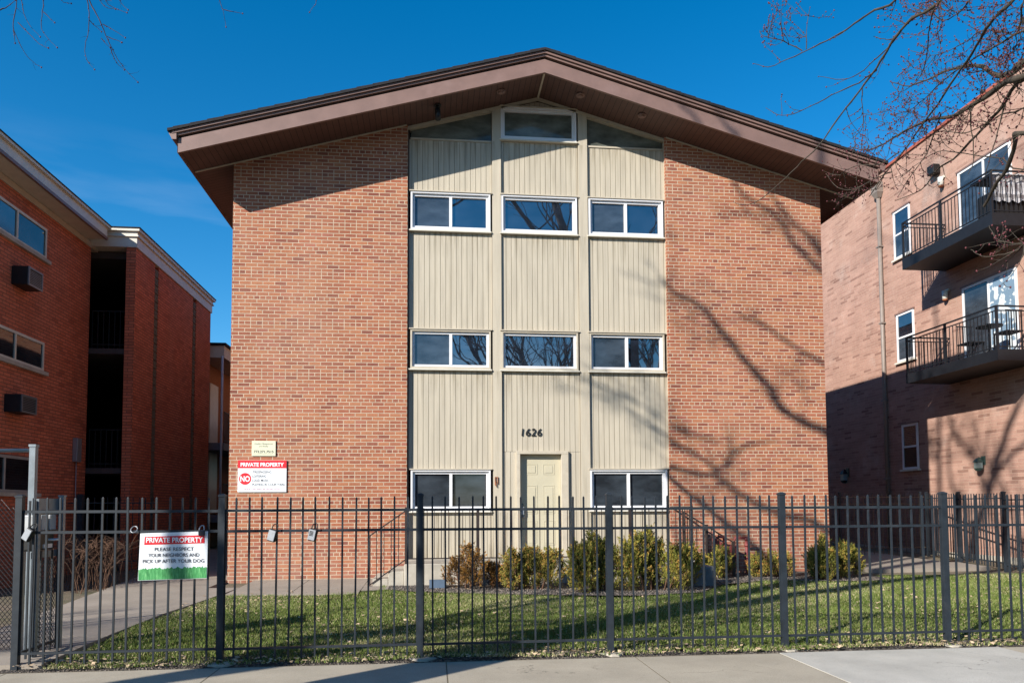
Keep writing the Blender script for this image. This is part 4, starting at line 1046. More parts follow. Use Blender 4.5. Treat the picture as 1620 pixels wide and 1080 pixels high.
def patchy(x, y, s): return 0.5+0.25*np.sin(x*1.7*s+1.3*np.sin(y*1.1*s))+0.25*np.sin(y*2.3*s+1.7*np.sin(x*0.9*s+2))
def grass(n):
    x = rng.uniform(-3.7, 12.6, n); y = 7.46+rng.random(n)**1.25*(13.8-7.52)
    keep = x > np.where(y < 10, -3.62, -3.62+(y-10)*0.11)+0.02
    keep &= ~((x < -0.9) & (y > 12.42)); bed_y = np.interp(x, bx, by); keep &= ~((x > -0.8) & (x < 8.5) & (y > bed_y+rng.normal(0, .04, n)))
    keep &= rng.random(n) < (0.35+0.65*np.clip((y-7.46)/0.3, 0, 1)); keep &= rng.random(n) < 0.30+0.95*patchy(x, y, 1.0); keep &= ~((patchy(x+3, y*1.3, 2.9) > .93) & (rng.random(n) < .75))
    keep &= ~((x > 8.8) & (y > 14.4)); keep &= ~((x > 11.9) & (y > 13.5) & (rng.random(n) < 0.5))
    x, y = x[keep], y[keep]; n = len(x)
    z = 0.07+0.016*np.maximum(0, y-7.5)+0.012+0.014*np.sin(x*2.1+y)*np.cos(y*1.7-x*0.6)
    dry = rng.random(n) < (0.22+0.40*np.clip(patchy(x+5, y, 0.8)-0.45, 0, 1)*2)
    h = np.where(dry, rng.uniform(.012, .03, n), rng.uniform(.022, .055, n))*(0.75+0.5*patchy(x, y, 2.3)); a = rng.uniform(0, 6.283, n); wd = np.where(dry, .0045, .0038)*rng.uniform(.8, 1.5, n)
    lean = rng.uniform(0.2, 1.1, n)*h; la = rng.uniform(0, 6.283, n)
    V = np.empty((n, 3, 3)); V[:, 0] = np.stack([x-np.cos(a)*wd, y-np.sin(a)*wd, z-.004], 1); V[:, 1] = np.stack([x+np.cos(a)*wd, y+np.sin(a)*wd, z-.004], 1)
    V[:, 2] = np.stack([x+np.cos(la)*lean, y+np.sin(la)*lean, z+h], 1)
    tone = np.where(dry, rng.uniform(.8, 1, n), rng.uniform(0, .72, n)*(0.7+0.5*patchy(x, y, 1.6)))
    o = tri_mesh('grass', V.reshape(-1, 3), np.arange(3*n).reshape(-1, 3), grass_m, tone); o['kind'] = 'stuff'
grass(480000)
def leaves(n):
    m = MB()
    for k in range(n):
        if k % 5 < 2: x, y = rng.uniform(-3.9, 12.5), 7.45+rng.random()**2*0.35
        else: x, y = rng.uniform(-3.6, 12.5), rng.uniform(7.6, 13)
        if k % 11 == 0: x, y = rng.uniform(-0.6, 8.3), rng.uniform(11.9, 13.0)
        s = rng.uniform(.010, .036); a = rng.uniform(0, 6.28); z = gz(x, y)+rng.uniform(.02, .045)
        c, d = math.cos(a)*s, math.sin(a)*s; t = rng.uniform(-.5, .5)*s
        m.add([(x-c, y-d, z), (x+d*0.6, y-c*0.6, z+t), (x+c, y+d, z+abs(t)), (x-d*0.6, y+c*0.6, z-t*0.4)], [(0, 1, 2, 3)])
    o = m.build('fallen_leaves', leaf_dry); o['kind'] = 'stuff'
leaves(3000)
def gravelbits(n):
    m = MB()
    for k in range(n):
        x = rng.uniform(-0.7, 8.2); y0 = np.interp(x, bx, by); y = y0+rng.random()**1.5*0.9
        s = rng.uniform(.006, .02); z = gz(x, y)+0.042
        m.blob((x, y, z), s, 1, 1, 0.6, 0, 5, 3)
    o = m.build('gravel', paint('gravel_bits', (0.15, 0.125, 0.105), 0.9, 0.8, 40)); o['kind'] = 'stuff'
gravelbits(2600)

def juniper(x, y, w, h, d, mat, label, n, lobes, seed):
    """upright sprays of small scales around several leaning stems"""
    r = np.random.default_rng(seed)
    t = thing('juniper_shrub', (x, y, gz(x, y)), label, 'shrub')
    z0 = gz(x, y)+0.03
    st = MB(); V = []; T = []
    L = []
    for k in range(lobes):
        f = (k+0.5)/lobes-0.5; L.append((x+f*w*0.8+r.normal(0, .04), y+r.uniform(-.35, .35)*d, h*(1-0.22*abs(f)*2)*r.uniform(.62, 1.04), w/lobes*r.uniform(.7, 1.15)+0.05))
    for (lx, ly, lh, lr) in L:
        bx0, by0 = x+(lx-x)*0.45, y+(ly-y)*0.4
        st.tube([(bx0, by0, z0-0.05), ((bx0+lx)/2+r.normal(0, .02), (by0+ly)/2, z0+lh*0.45), (lx, ly, z0+lh*0.85)], [.018, .011, .004], 5)
        for q in range(9):
            zz = z0+lh*r.uniform(.02, .6); a = r.uniform(0, 6.28); rr = lr*r.uniform(.5, 1.0)
            st.tube([(bx0+(lx-bx0)*0.4, by0+(ly-by0)*0.4, zz), (lx+math.cos(a)*rr*.6, ly+math.sin(a)*rr*.6, zz+0.05), (lx+math.cos(a)*rr, ly+math.sin(a)*rr, zz+r.uniform(.05, .14))], [.006, .004, .002], 4, cap=False)
    npl = max(10, int(2.1*n)//(lobes*46))
    for (lx, ly, lh, lr) in L:
        for q in range(npl):
            t_ = r.beta(1.1, 1.0); a = r.uniform(0, 6.28); prof = max(.15, min(.55+t_*1.4, 1.15-t_**2.0))
            rr_ = lr*prof*(1-r.random()**2*.6); ln = r.uniform(.07, .20)*(.7+h*.35)
            base = np.array([lx+math.cos(a)*rr_*.7, ly+math.sin(a)*rr_*.7*min(1.3, d/w*1.2), z0+.03+t_*lh*.86])
            if t_ < .3 and r.random() < .45: continue
            dv = np.array([math.cos(a)*r.uniform(.1, .95), math.sin(a)*r.uniform(.1, .95), r.uniform(.45, 1.3)]); dv /= np.linalg.norm(dv)
            c = 46; s_ = r.random(c); off = r.normal(0, 1, (c, 3))*(.024*(1.15-s_))[:, None]
            P = base+dv*(s_*ln)[:, None]+off
            st.tube([tuple(base-dv*.05), tuple(base+dv*ln*.6)], [.003, .0015], 3, cap=False)
            s = r.uniform(.009, .020, c); up = dv+r.normal(0, .45, (c, 3)); up /= np.linalg.norm(up, axis=1)[:, None]
            sd = np.cross(up, r.normal(0, 1, (c, 3))); sd /= np.linalg.norm(sd, axis=1)[:, None]
            qd = np.empty((c, 4, 3)); qd[:, 0] = P-up*s[:, None]; qd[:, 1] = P+sd*s[:, None]*.42; qd[:, 2] = P+up*s[:, None]*1.3; qd[:, 3] = P-sd*s[:, None]*.42
            V.append(qd.reshape(-1, 3)); T.append(np.clip(r.uniform(.0, .85)+r.normal(0, .15, c)+.25*(s_-.5), 0, 1))
    V = np.concatenate(V); T = np.concatenate(T)
    st.build('stems', twig_brown, t)
    tri_mesh('foliage', V, np.arange(len(V)).reshape(-1, 4), mat, T, t)
    return t
juniper(0.53, 12.68, .6, .80, .45, bush_orange, 'small narrow orange-green juniper nearest the ground floodlight', 5200, 3, 1)
juniper(1.05, 12.75, .34, .55, .4, bush_orange, 'low rusty juniper squeezed between the narrow one and the wide one', 2600, 2, 11)
juniper(1.62, 12.45, 1.05, .84, .6, bush_gold, 'wide golden-green juniper in front of the beige door', 15000, 6, 2)
juniper(2.60, 12.05, 1.08, 1.06, .7, bush_green, 'tall bushy green juniper right of the door, behind a fence post', 19000, 7, 3)
juniper(3.60, 12.05, 1.2, 1.05, .7, bush_green, 'large yellow-green juniper below the right ground-floor window', 21000, 8, 4)
juniper(4.30, 12.55, .5, .80, .5, bush_green, 'smaller green juniper tucked beside the grey concrete block', 4600, 3, 12)
juniper(5.25, 13.55, .8, .66, .5, bush_green, 'rounded green juniper in front of the gas meter', 6000, 4, 5)
juniper(6.35, 13.75, .95, .52, .5, bush_gold, 'low golden juniper against the brick, right of the gas meter', 6500, 5, 6)
juniper(7.38, 13.3, 1.25, .84, .8, bush_green, 'dense green juniper at the right corner of the brick wall', 21000, 8, 17)

# dry shrub beside the courtyard block
ds_ = thing('dry_shrub', (-6.1, 14.0, 0.17), 'leafless brown shrub of arching twigs by the courtyard wall', 'shrub')
m = MB(); r = random.Random(3)
for k in range(120):
    a = r.uniform(0, 6.28); x, y = -6.1+r.uniform(-.7, .65), 14.0+r.uniform(-.8, 1.0); p = [Vector((x, y, 0.12))]
    d = Vector((math.cos(a)*.25, math.sin(a)*.25, 1)); 
    for q in range(6): p.append(p[-1]+d*r.uniform(.16, .30)); d += Vector((r.uniform(-.25, .25), r.uniform(-.25, .25), -.16))
    m.tube(p, [.006, .005, .004, .0035, .003, .0025, .002], 4, cap=False)
    for q in range(4):
        b0 = p[r.randint(2, 5)]; e = b0+Vector((r.uniform(-.3, .3), r.uniform(-.3, .3), r.uniform(.0, .25))); m.tube([b0, (b0+e)/2+Vector((0, 0, .04)), e], [.004, .003, .002], 3, cap=False)
m.build('branches', twig_brown, ds_)

# ---------------------------------------------------------------- trees
def smooth_path(pts, sub=3, wob=0.0, rr=random):
    P = [Vector(p) for p in pts]; out = []; n = len(P); T = []
    for i in range(n):
        a, b = P[max(i-1, 0)], P[min(i+1, n-1)]; d = (b-a); L = min((P[i]-a).length or 9e9, (b-P[i]).length or 9e9)
        T.append(d.normalized()*L)
    for i in range(n-1):
        p0, p1, m0, m1 = P[i], P[i+1], T[i], T[i+1]
        for s in range(sub):
            t = s/sub
            q = p0*(2*t**3-3*t*t+1)+m0*(t**3-2*t*t+t)+p1*(-2*t**3+3*t*t)+m1*(t**3-t*t)
            if wob: q = q+Vector((rr.uniform(-wob, wob), rr.uniform(-wob, wob), rr.uniform(-wob, wob)))
            out.append(q)
    out.append(P[-1]); return out
def buds_along(bm, path, r, every, size):
    for i in range(1, len(path)):
        L = (path[i]-path[i-1]).length
        if r.random() < L/every:
            p = path[i]+Vector((r.uniform(-1, 1), r.uniform(-1, 1), r.uniform(-1, 1)))*size*0.9; bm.blob(p, size*r.uniform(.6, 1.2), 1, 1, 1.3, 0, 5, 3)
def twigs_from(mb, bm, path, r, dens, length, rad, level=1, droop=0.25, bud=0.0062, skip=0.0):
    n = len(path)
    for i in range(2, n-1):
        if i/n < skip: continue
        L = (path[i]-path[i-1]).length
        k = 0
        while r.random() < dens*L*3.2 and k < 3:
            k += 1
            d = (path[i+1]-path[i]).normalized(); side = d.cross(Vector((r.uniform(-1, 1), r.uniform(-1, 1), r.uniform(-1, 1)))).normalized()
            dr = (d*r.uniform(.3, .9)+side).normalized(); ln = length*r.uniform(.35, 1.1); m = 5; q = [path[i]]
            for s in range(m):
                q.append(q[-1]+dr*ln/m); dr = (dr+Vector((r.uniform(-.28, .28), r.uniform(-.28, .28), r.uniform(-.12, .34)))).normalized()
            mb.tube(q, [rad*(1-.7*j/m) for j in range(m+1)], 4, cap=False)
            if bm is not None:
                q2 = smooth_path(q, 2); buds_along(bm, q2, r, 0.085, bud); bm.blob(q[-1], bud*1.2, 1, 1, 1.2, 0, 5, 3)
            if level > 0: twigs_from(mb, bm, smooth_path(q, 2), r, dens*1.6, length*.45, rad*.65, level-1, droop, bud)
def limb_set(mb, bm, data, r, tlen=0.34, trad=0.0036, bud=0.0062, sides=7, level=1, dscale=1.0, wob=0.004):
    for pts, r0, r1, dens in data:
        p = smooth_path(pts, 3, wob, r); n = len(p)
        mb.tube(p, [max(r1, r0+(r1-r0)*(i/(n-1))**0.8)*(1+0.12*math.sin(i*1.7)) for i in range(n)], sides, cap=False)
        if bm is not None: buds_along(bm, p, r, 0.16, bud)
        twigs_from(mb, bm, p, r, dens*dscale, tlen, trad, level, bud=bud)
def grow(mb, tb, p, d, length, rad, depth, r, spread=0.55, up=0.15):
    q = [p]; m = 5
    for s in range(m):
        d = (d+Vector((r.uniform(-.16, .16), r.uniform(-.16, .16), r.uniform(-.1, .16)+up*.3))).normalized(); q.append(q[-1]+d*length/m)
    (mb if rad > 0.02 else tb).tube(q, [rad*(1-.35*j/m) for j in range(m+1)], 7 if rad > .02 else 4, cap=False)
    if depth == 0: return
    k = r.choice((2, 3, 3))
    for j in range(k):
        side = d.cross(Vector((r.uniform(-1, 1), r.uniform(-1, 1), r.uniform(-1, 1)))).normalized()
        nd = (d+side*r.uniform(spread*.6, spread*1.3)).normalized(); at = q[r.choice((3, 4, 5))] if j else q[-1]
        grow(mb, tb, at, nd, length*r.uniform(.62, .85), rad*r.uniform(.5, .68), depth-1, r, spread, up)
BUD_LIMBS = [
 ([(6.90,4.30,8.60),(5.20,4.80,7.40),(3.90,5.20,5.45),(3.90,5.34,5.46),(3.86,5.49,5.49),(3.82,5.63,5.44),(3.82,5.77,5.39),(3.81,5.91,5.33),(3.79,6.06,5.27),(3.74,6.20,5.18),(3.68,6.34,5.08),(3.58,6.49,4.91),(3.49,6.63,4.82),(3.39,6.77,4.72),(3.20,6.91,4.56),(3.08,7.06,4.56),(3.04,7.20,4.65)],0.01624,0.0024,0.55),
 ([(6.90,4.30,8.60),(4.80,5.00,7.80),(3.80,5.60,5.72),(3.73,5.78,5.75),(3.69,5.95,5.77),(3.66,6.12,5.79),(3.58,6.30,5.80),(3.50,6.47,5.82),(3.38,6.65,5.83),(3.28,6.83,5.86),(3.20,7.00,5.99)],0.01276,0.0024,0.5),
 ([(3.56,6.70,5.96),(3.40,6.77,6.09),(3.23,6.83,6.17),(3.23,6.90,6.27)],0.00525,0.0024,1.5),
 ([(3.58,6.65,5.95),(3.65,6.78,6.22),(3.76,6.90,6.54)],0.0045,0.0024,1.5),
 ([(3.87,6.00,5.37),(3.84,6.22,5.38),(3.76,6.43,5.41),(3.68,6.65,5.42),(3.54,6.87,5.42),(3.48,7.08,5.52),(3.46,7.30,5.71)],0.00675,0.0024,0.7),
 ([(3.94,5.40,5.50),(3.90,5.60,5.53),(3.89,5.80,5.49),(3.86,6.00,5.46),(3.83,6.20,5.45),(3.79,6.40,5.51),(3.66,6.60,5.65)],0.0075,0.0024,0.7),
 ([(3.92,6.30,5.38),(3.95,6.37,5.24),(3.99,6.43,5.08),(3.92,6.50,5.00)],0.0045,0.0024,1.5),
 ([(3.90,5.80,5.52),(3.88,5.90,5.58),(3.85,6.00,5.67)],0.0045,0.0024,1.2),
 ([(6.90,4.30,8.60),(5.20,4.50,6.60),(4.24,4.90,5.26),(4.37,5.18,5.37),(4.47,5.46,5.41),(4.56,5.73,5.38),(4.62,6.01,5.36),(4.64,6.29,5.25),(4.66,6.57,5.18),(4.63,6.84,5.03),(4.66,7.12,4.99),(4.64,7.40,4.85)],0.0174,0.0048,1.6),
 ([(6.90,4.30,5.80),(4.57,5.20,4.88),(4.63,5.44,4.98),(4.68,5.69,5.02),(4.68,5.93,5.04),(4.69,6.18,5.08),(4.69,6.42,5.19),(4.65,6.67,5.24),(4.59,6.91,5.23),(4.50,7.16,5.24),(4.43,7.40,5.38)],0.0319,0.004,2.2),
 ([(6.90,4.30,5.80),(4.92,5.60,5.26),(4.97,5.78,5.28),(4.96,5.95,5.35),(4.97,6.12,5.53),(4.97,6.30,5.65),(4.91,6.47,5.71),(4.85,6.65,5.73),(4.75,6.83,5.75),(4.67,7.00,5.88)],0.0348,0.0032,2.2),
 ([(6.90,4.30,5.80),(4.74,5.40,4.98),(4.85,5.62,5.06),(4.92,5.85,5.01),(4.96,6.08,4.98),(4.96,6.30,4.92),(4.96,6.53,4.86),(4.95,6.75,4.86),(4.93,6.97,4.75),(4.81,7.20,4.73)],0.0232,0.0032,1),
 ([(6.90,4.30,3.90),(4.00,4.60,4.09),(4.13,4.80,4.13),(4.22,5.00,4.03),(4.28,5.20,3.99),(4.35,5.40,3.92)],0.01972,0.0112,0.4),
 ([(6.90,4.30,8.60),(5.00,4.80,7.60),(4.18,5.60,5.75),(4.25,5.80,5.71),(4.36,6.00,5.66),(4.47,6.20,5.58),(4.52,6.40,5.53),(4.49,6.60,5.54),(4.54,6.80,5.74)],0.00696,0.0024,1.6),
 ([(6.90,4.30,5.80),(4.85,5.50,5.46),(4.83,5.71,5.49),(4.82,5.93,5.53),(4.78,6.14,5.53),(4.74,6.36,5.51),(4.72,6.57,5.47),(4.70,6.79,5.47),(4.66,7.00,5.54)],0.0116,0.0024,2.4),
 ([(6.90,4.30,8.60),(5.29,6.00,5.93),(5.35,6.17,5.89),(5.31,6.34,6.04),(5.26,6.51,6.13),(5.28,6.69,6.16),(5.19,6.86,6.15),(5.13,7.03,6.21),(5.03,7.20,6.36)],0.00928,0.0024,2),
 ([(6.90,4.30,8.60),(4.46,5.60,5.76),(4.55,5.85,5.83),(4.59,6.10,5.93),(4.65,6.35,6.18),(4.65,6.60,6.43)],0.00696,0.0024,2),
 ([(6.90,4.30,8.60),(4.42,5.00,5.33),(4.48,5.10,5.32),(4.58,5.20,5.30)],0.00928,0.0048,2),
 ([(4.66,5.90,5.01),(4.72,5.97,4.84),(4.78,6.03,4.62),(4.77,6.10,4.51)],0.00696,0.0024,0.8),
 ([(4.73,5.60,4.88),(4.75,5.70,4.71),(4.75,5.80,4.54),(4.78,5.90,4.41)],0.00696,0.0024,0.8),
 ([(4.68,6.30,5.17),(4.72,6.45,5.09),(4.74,6.60,4.94),(4.64,6.75,4.74),(4.63,6.90,4.64)],0.0075,0.0024,0.8),
 ([(4.51,6.80,4.84),(4.41,6.92,4.83),(4.38,7.04,4.82),(4.25,7.16,4.80),(4.18,7.28,4.91),(4.16,7.40,5.08)],0.006,0.0024,1.7),
 ([(4.60,6.80,5.05),(4.48,6.95,4.99),(4.35,7.10,5.04),(4.26,7.25,5.03),(4.30,7.40,5.01)],0.006,0.0024,1.7),
 ([(4.44,6.80,4.84),(4.50,7.00,4.80),(4.54,7.20,4.83),(4.43,7.40,4.94)],0.00525,0.0024,1.7),
 ([(6.90,4.30,5.80),(4.91,5.60,4.86),(4.93,5.87,4.95),(4.95,6.13,4.98),(4.96,6.40,5.05),(4.95,6.67,5.21),(4.92,6.93,5.26),(4.88,7.20,5.35)],0.00812,0.0024,1.6),
 ([(6.90,4.30,4.20),(4.88,5.60,4.33),(4.89,5.83,4.53),(4.89,6.07,4.67),(4.83,6.30,4.81),(4.80,6.53,4.93),(4.79,6.77,4.94),(4.73,7.00,4.88)],0.00696,0.0024,0.8),
 ([(6.50,4.20,3.20),(3.99,4.60,3.32),(3.96,4.67,3.35),(3.92,4.75,3.40),(3.95,4.83,3.48),(3.98,4.90,3.56)],0.006,0.0024,1.2),
 ([(6.50,4.20,3.10),(3.99,4.60,3.32),(3.99,4.66,3.30),(3.94,4.72,3.29),(3.85,4.78,3.29),(3.83,4.84,3.33),(3.83,4.90,3.38)],0.006,0.0024,1.2)]
HANG_TWIGS = [
 ([(-4.30,7.20,8.00),(-4.10,7.40,7.30),(-4.09,7.60,6.57),(-4.11,7.60,6.37),(-4.11,7.60,6.26),(-4.05,7.60,6.14),(-4.00,7.60,6.04),(-3.92,7.60,5.95),(-3.84,7.60,5.90)],0.006,0.0016,0.6),
 ([(-4.11,7.60,6.26),(-4.09,7.60,6.13)],0.0045,0.0016,0.6),
 ([(-4.07,7.60,6.34),(-3.97,7.60,6.24),(-3.87,7.60,6.14),(-3.78,7.60,6.10)],0.0045,0.0016,0.6),
 ([(-4.30,7.20,8.00),(-4.10,7.70,6.64),(-4.07,7.70,6.50),(-4.01,7.70,6.38),(-3.91,7.70,6.27)],0.0045,0.0016,0.6),
 ([(-3.90,7.20,8.00),(-3.79,7.50,6.52),(-3.80,7.50,6.36),(-3.80,7.50,6.23),(-3.73,7.50,6.13),(-3.65,7.50,6.05)],0.0045,0.0016,0.6),
 ([(-3.79,7.50,6.40),(-3.68,7.50,6.30)],0.0045,0.0016,0.6),
 ([(-3.40,7.00,8.00),(-3.52,7.80,6.75),(-3.50,7.80,6.62),(-3.50,7.80,6.43),(-3.53,7.80,6.26),(-3.51,7.80,6.12),(-3.43,7.80,6.02)],0.006,0.0016,0.6),
 ([(-3.40,7.00,8.00),(-3.41,7.60,6.62),(-3.33,7.60,6.46),(-3.27,7.60,6.32),(-3.20,7.60,6.17),(-3.13,7.60,6.03),(-3.05,7.60,5.92),(-2.93,7.60,5.80)],0.0075,0.0016,1),
 ([(-3.28,7.60,6.38),(-3.17,7.60,6.32),(-3.06,7.60,6.25)],0.0045,0.0016,0.6),
 ([(-3.23,7.60,6.25),(-3.09,7.60,6.20)],0.0045,0.0016,0.6),
 ([(-3.20,7.60,6.14),(-3.14,7.60,5.99),(-3.06,7.60,5.92)],0.0045,0.0016,0.6),
 ([(-3.45,7.70,6.47),(-3.33,7.70,6.36)],0.0045,0.0016,0.6),
 ([(-3.29,7.60,6.23),(-3.20,7.60,6.14)],0.0045,0.0016,0.6),
 ([(-3.30,7.00,8.00),(-3.31,7.60,6.63),(-3.24,7.60,6.55),(-3.16,7.60,6.54)],0.0045,0.0016,0.6),
 ([(-3.20,7.00,8.00),(-3.26,7.60,6.63),(-3.14,7.60,6.54),(-3.05,7.60,6.51)],0.0045,0.0016,0.6),
 ([(-3.00,7.00,8.00),(-3.12,7.60,6.64),(-3.04,7.60,6.54)],0.0045,0.0016,0.6),
 ([(-4.24,7.60,6.46),(-4.17,7.60,6.50),(-4.10,7.60,6.57)],0.00696,0.0016,0.6),
 ([(-3.60,7.00,8.00),(-3.67,7.60,6.60),(-3.58,7.60,6.57)],0.0045,0.0016,0.6),
 ([(-2.40,7.40,8.30),(-2.27,8.00,6.98),(-2.23,8.00,6.84),(-2.20,8.00,6.68)],0.0045,0.0016,0.6),
 ([(-2.23,8.00,6.87),(-2.03,8.00,6.84)],0.0045,0.0016,0.6),
 ([(-1.40,7.60,8.30),(-1.26,8.00,7.05),(-1.33,8.00,6.90)],0.0045,0.0016,0.6)]
HIGH_LIMBS = [
 ([(-4.86,3.76,11.58),(-5.17,3.83,11.70),(-5.49,3.90,11.81),(-5.75,3.97,11.99),(-5.81,4.04,12.24),(-5.92,4.10,12.45),(-6.10,4.17,12.66),(-6.24,4.24,12.86),(-6.34,4.31,13.07),(-6.50,4.37,13.28),(-6.64,4.44,13.51),(-6.75,4.51,13.64),(-7.22,4.58,13.84),(-7.42,4.64,14.13)],0.1,0.045,1.5),
 ([(-4.51,3.76,14.56),(-4.87,3.88,14.89),(-5.00,4.00,15.06),(-5.20,4.12,15.28),(-5.20,4.23,15.52),(-5.28,4.35,15.67),(-5.51,4.47,15.80),(-5.69,4.58,15.90),(-5.74,4.70,16.14),(-5.94,4.82,16.33)],0.07,0.03,1.5),
 ([(-4.30,3.76,14.76),(-4.54,3.94,14.95),(-4.62,4.12,15.15),(-4.73,4.29,15.37),(-4.88,4.47,15.58),(-5.06,4.64,15.92),(-5.19,4.82,16.19)],0.06,0.03,1.2),
 ([(-4.67,3.76,9.43),(-5.08,3.84,9.64),(-5.23,3.91,9.72),(-5.63,3.98,9.78),(-6.04,4.06,9.87),(-6.29,4.13,10.00),(-6.48,4.20,10.15),(-6.68,4.28,10.31),(-6.76,4.35,10.51),(-7.03,4.42,10.68),(-7.23,4.50,10.79),(-7.57,4.57,11.05),(-8.19,4.64,11.44)],0.08,0.03,1.2),
 ([(-4.45,3.94,12.65),(-4.66,4.08,12.82),(-5.01,4.22,12.99),(-5.18,4.36,13.09),(-5.40,4.50,13.24),(-5.73,4.64,13.31)],0.05,0.03,1),
 ([(-7.24,3.81,11.41),(-7.65,3.90,11.44),(-8.06,3.99,11.64),(-8.43,4.08,11.93),(-8.77,4.17,12.10),(-9.10,4.25,12.22),(-9.67,4.34,12.41),(-10.23,4.43,12.84)],0.035,0.02,1.2),
 ([(-4.55,3.84,6.80),(-4.10,3.75,8.80),(-3.31,3.67,11.53),(-3.31,3.35,12.19),(-3.31,3.04,12.80),(-3.31,2.76,13.48),(-3.31,2.42,14.12),(-3.31,1.97,14.80),(-3.31,1.43,15.44)],0.17,0.07,0.5),
 ([(-3.31,3.04,12.80),(-3.26,3.33,13.31),(-3.21,3.73,13.85),(-3.15,4.21,14.17),(-3.10,4.50,14.82)],0.08,0.04,0.6),
 ([(-3.31,3.59,11.72),(-3.37,3.86,12.54),(-3.42,4.22,13.22),(-3.47,4.25,14.08),(-3.53,3.88,14.90)],0.07,0.03,0.6),
 ([(-3.31,2.83,13.25),(-3.10,2.43,13.53),(-2.89,1.86,13.76)],0.08,0.05,0.6)]
def tree_thing(loc, label):
    return thing('bare_tree', loc, label, 'tree', 'bare street trees')
# tree at the right: budding limbs reach into the frame
r = random.Random(21)
tb_ = tree_thing((6.9, 4.3, 0.03), 'bare tree with red buds whose branches reach in at the upper right')
m = MB(); m.tube(smooth_path([(6.95, 4.2, -0.1), (6.9, 4.3, 1.5), (6.85, 4.3, 3.4), (6.9, 4.3, 5.8), (6.9, 4.3, 8.6), (7.1, 4.2, 11)], 4), [.26-.008*i for i in range(21)], 12); m.build('trunk', bark, tb_)
lm = MB(); bm_ = MB(); limb_set(lm, bm_, BUD_LIMBS, r, dscale=1.2)
for pp_, ra_ in (([(6.9, 4.3, 5.2), (5.9, 3.8, 8.0), (4.5, 2.9, 12.2), (4.2, 2.2, 15.5), (4.4, 1.6, 18.5)], .21), ([(6.9, 4.3, 6.4), (5.4, 4.1, 9.2), (3.6, 3.6, 11.2), (2.2, 3.3, 13.4), (1.2, 3.2, 16)], .12), ([(6.9, 4.3, 4.6), (8.2, 4.0, 6.8), (9.4, 3.6, 8.8), (10.2, 3.2, 12)], .15)):
    q_ = smooth_path(pp_, 4); lm.tube(q_, [ra_*(1-.62*i/(len(q_)-1)) for i in range(len(q_))], 9)
    for i_ in range(4, len(q_), 2): grow(lm, lm, q_[i_], Vector((r.uniform(-.8, .8), r.uniform(-.5, .3), .8)).normalized(), 1.9, ra_*.28, 3, r)
lm.build('branches', bark, tb_); bm_.build('buds', bud_m, tb_)['kind'] = 'stuff'
# tree at the left of the frame: high limbs shade the facade, thin twigs hang into the upper left
r = random.Random(4)
ta = tree_thing((-4.6, 3.8, 0.03), 'tall bare tree off to the left whose twigs hang in at the upper left')
m = MB()
q_ = smooth_path([(-4.10, 3.75, -0.1), (-4.08, 3.8, 1.6), (-4.15, 3.8, 3.4), (-4.35, 3.82, 4.8), (-4.6, 3.84, 7.2), (-4.65, 3.82, 9.4), (-4.6, 3.78, 11.6), (-4.5, 3.76, 14.6), (-4.3, 3.76, 17)], 4)
m.tube(q_, [max(.04, .45-.018*i if i < 12 else (.235-.008*(i-12) if i < 17 else .12-.005*(i-17))) for i in range(len(q_))], 12); m.build('trunk', bark, ta)
m = MB(); q_ = smooth_path([(-4.3, 3.8, 4.3), (-4.0, 3.6, 5.8), (-3.5, 3.2, 7.8), (-2.8, 2.6, 10), (-2.3, 2.1, 12.4), (-2.0, 1.8, 15)], 4); m.tube(q_, [.23-.0085*i for i in range(len(q_))], 10); m.build('trunk', bark, ta)
lm = MB(); limb_set(lm, None, HIGH_LIMBS, r, tlen=1.1, trad=.013, sides=8, level=1, dscale=0.75, wob=0.02)
tw_ = MB()
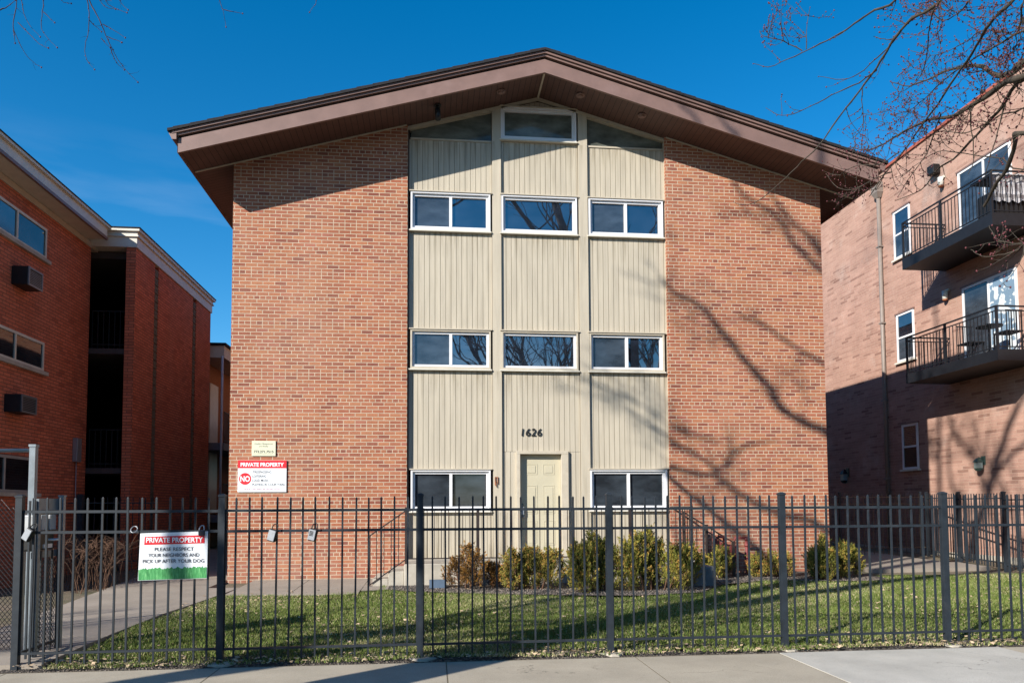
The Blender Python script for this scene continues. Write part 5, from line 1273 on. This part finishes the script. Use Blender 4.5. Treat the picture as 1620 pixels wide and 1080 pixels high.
for (p, d, L, rad) in (((-2.5, 2.3, 11.4), (.9, -.2, .6), 2.4, .09), ((-2.2, 2.0, 13), (.5, -.7, .7), 2.4, .08), ((-3.2, 2.9, 9.0), (.9, .1, .35), 2.2, .07), ((-4.5, 3.8, 6.4), (-.9, .1, .25), 2.2, .06), ((-4.3, 3.8, 16.8), (.4, .2, .9), 2.4, .05)):
    grow(lm, tw_, Vector(p), Vector(d).normalized(), L, rad, 4, r)
lm.tube(smooth_path([(-4.6, 3.8, 7.2), (-4.5, 5.2, 7.9), (-4.3, 7.2, 8.1), (-3.4, 7.1, 8.1), (-2.4, 7.4, 8.4), (-1.4, 7.6, 8.4)], 4), [.07-.0028*i for i in range(21)], 7)
limb_set(tw_, None, HANG_TWIGS, r, tlen=.12, trad=.0018, sides=5, level=0, dscale=0.8, wob=.003)
bb = MB()
for pts, *_ in HANG_TWIGS: buds_along(bb, smooth_path(pts, 3), r, .14, .0055); bb.blob(Vector(pts[-1]), .008, 1, 1, 1.2, 0, 5, 3)
lm.build('branches', bark, ta); tw_.build('twigs', twig_m, ta)['kind'] = 'stuff'; bb.build('buds', bud_m, ta)['kind'] = 'stuff'
# trees behind the camera (window reflections, shadows on the left of the lawn)
for loc, seed, h, rad, lab in (((-13.6, 2.2, 0), 31, 3.4, .24, 'bare tree beyond the neighbour whose branch shadows cross the path'), ((5.2, -7.0, -0.1), 8, 4.6, .34, 'bare tree across the road mirrored in the upper windows'), ((-9.0, 1.5, 0), 9, 5.0, .24, 'bare tree far left whose shadow crosses the sidewalk'), ((11.5, -8.0, -0.1), 12, 4.2, .28, 'bare tree across the road on the right, mirrored in the panes')):
    r = random.Random(seed); t = tree_thing(loc, lab); a, b = MB(), MB(); p = Vector(loc)
    a.tube([p, p+Vector((.05, .05, h*.5)), p+Vector((0, .1, h))], [rad*1.15, rad, rad*.85], 12)
    for k in range(4): an = k*1.57+r.uniform(-.4, .4); grow(a, b, p+Vector((0, .1, h*(.82+.06*k))), Vector((math.cos(an)*.7, math.sin(an)*.7, .9)).normalized(), h*(.62 if rad != .24 else .34), rad*(.6 if rad != .24 else .4), 5, r)
    a.build('trunk', bark, t); b.build('twigs', bark, t)['kind'] = 'stuff'
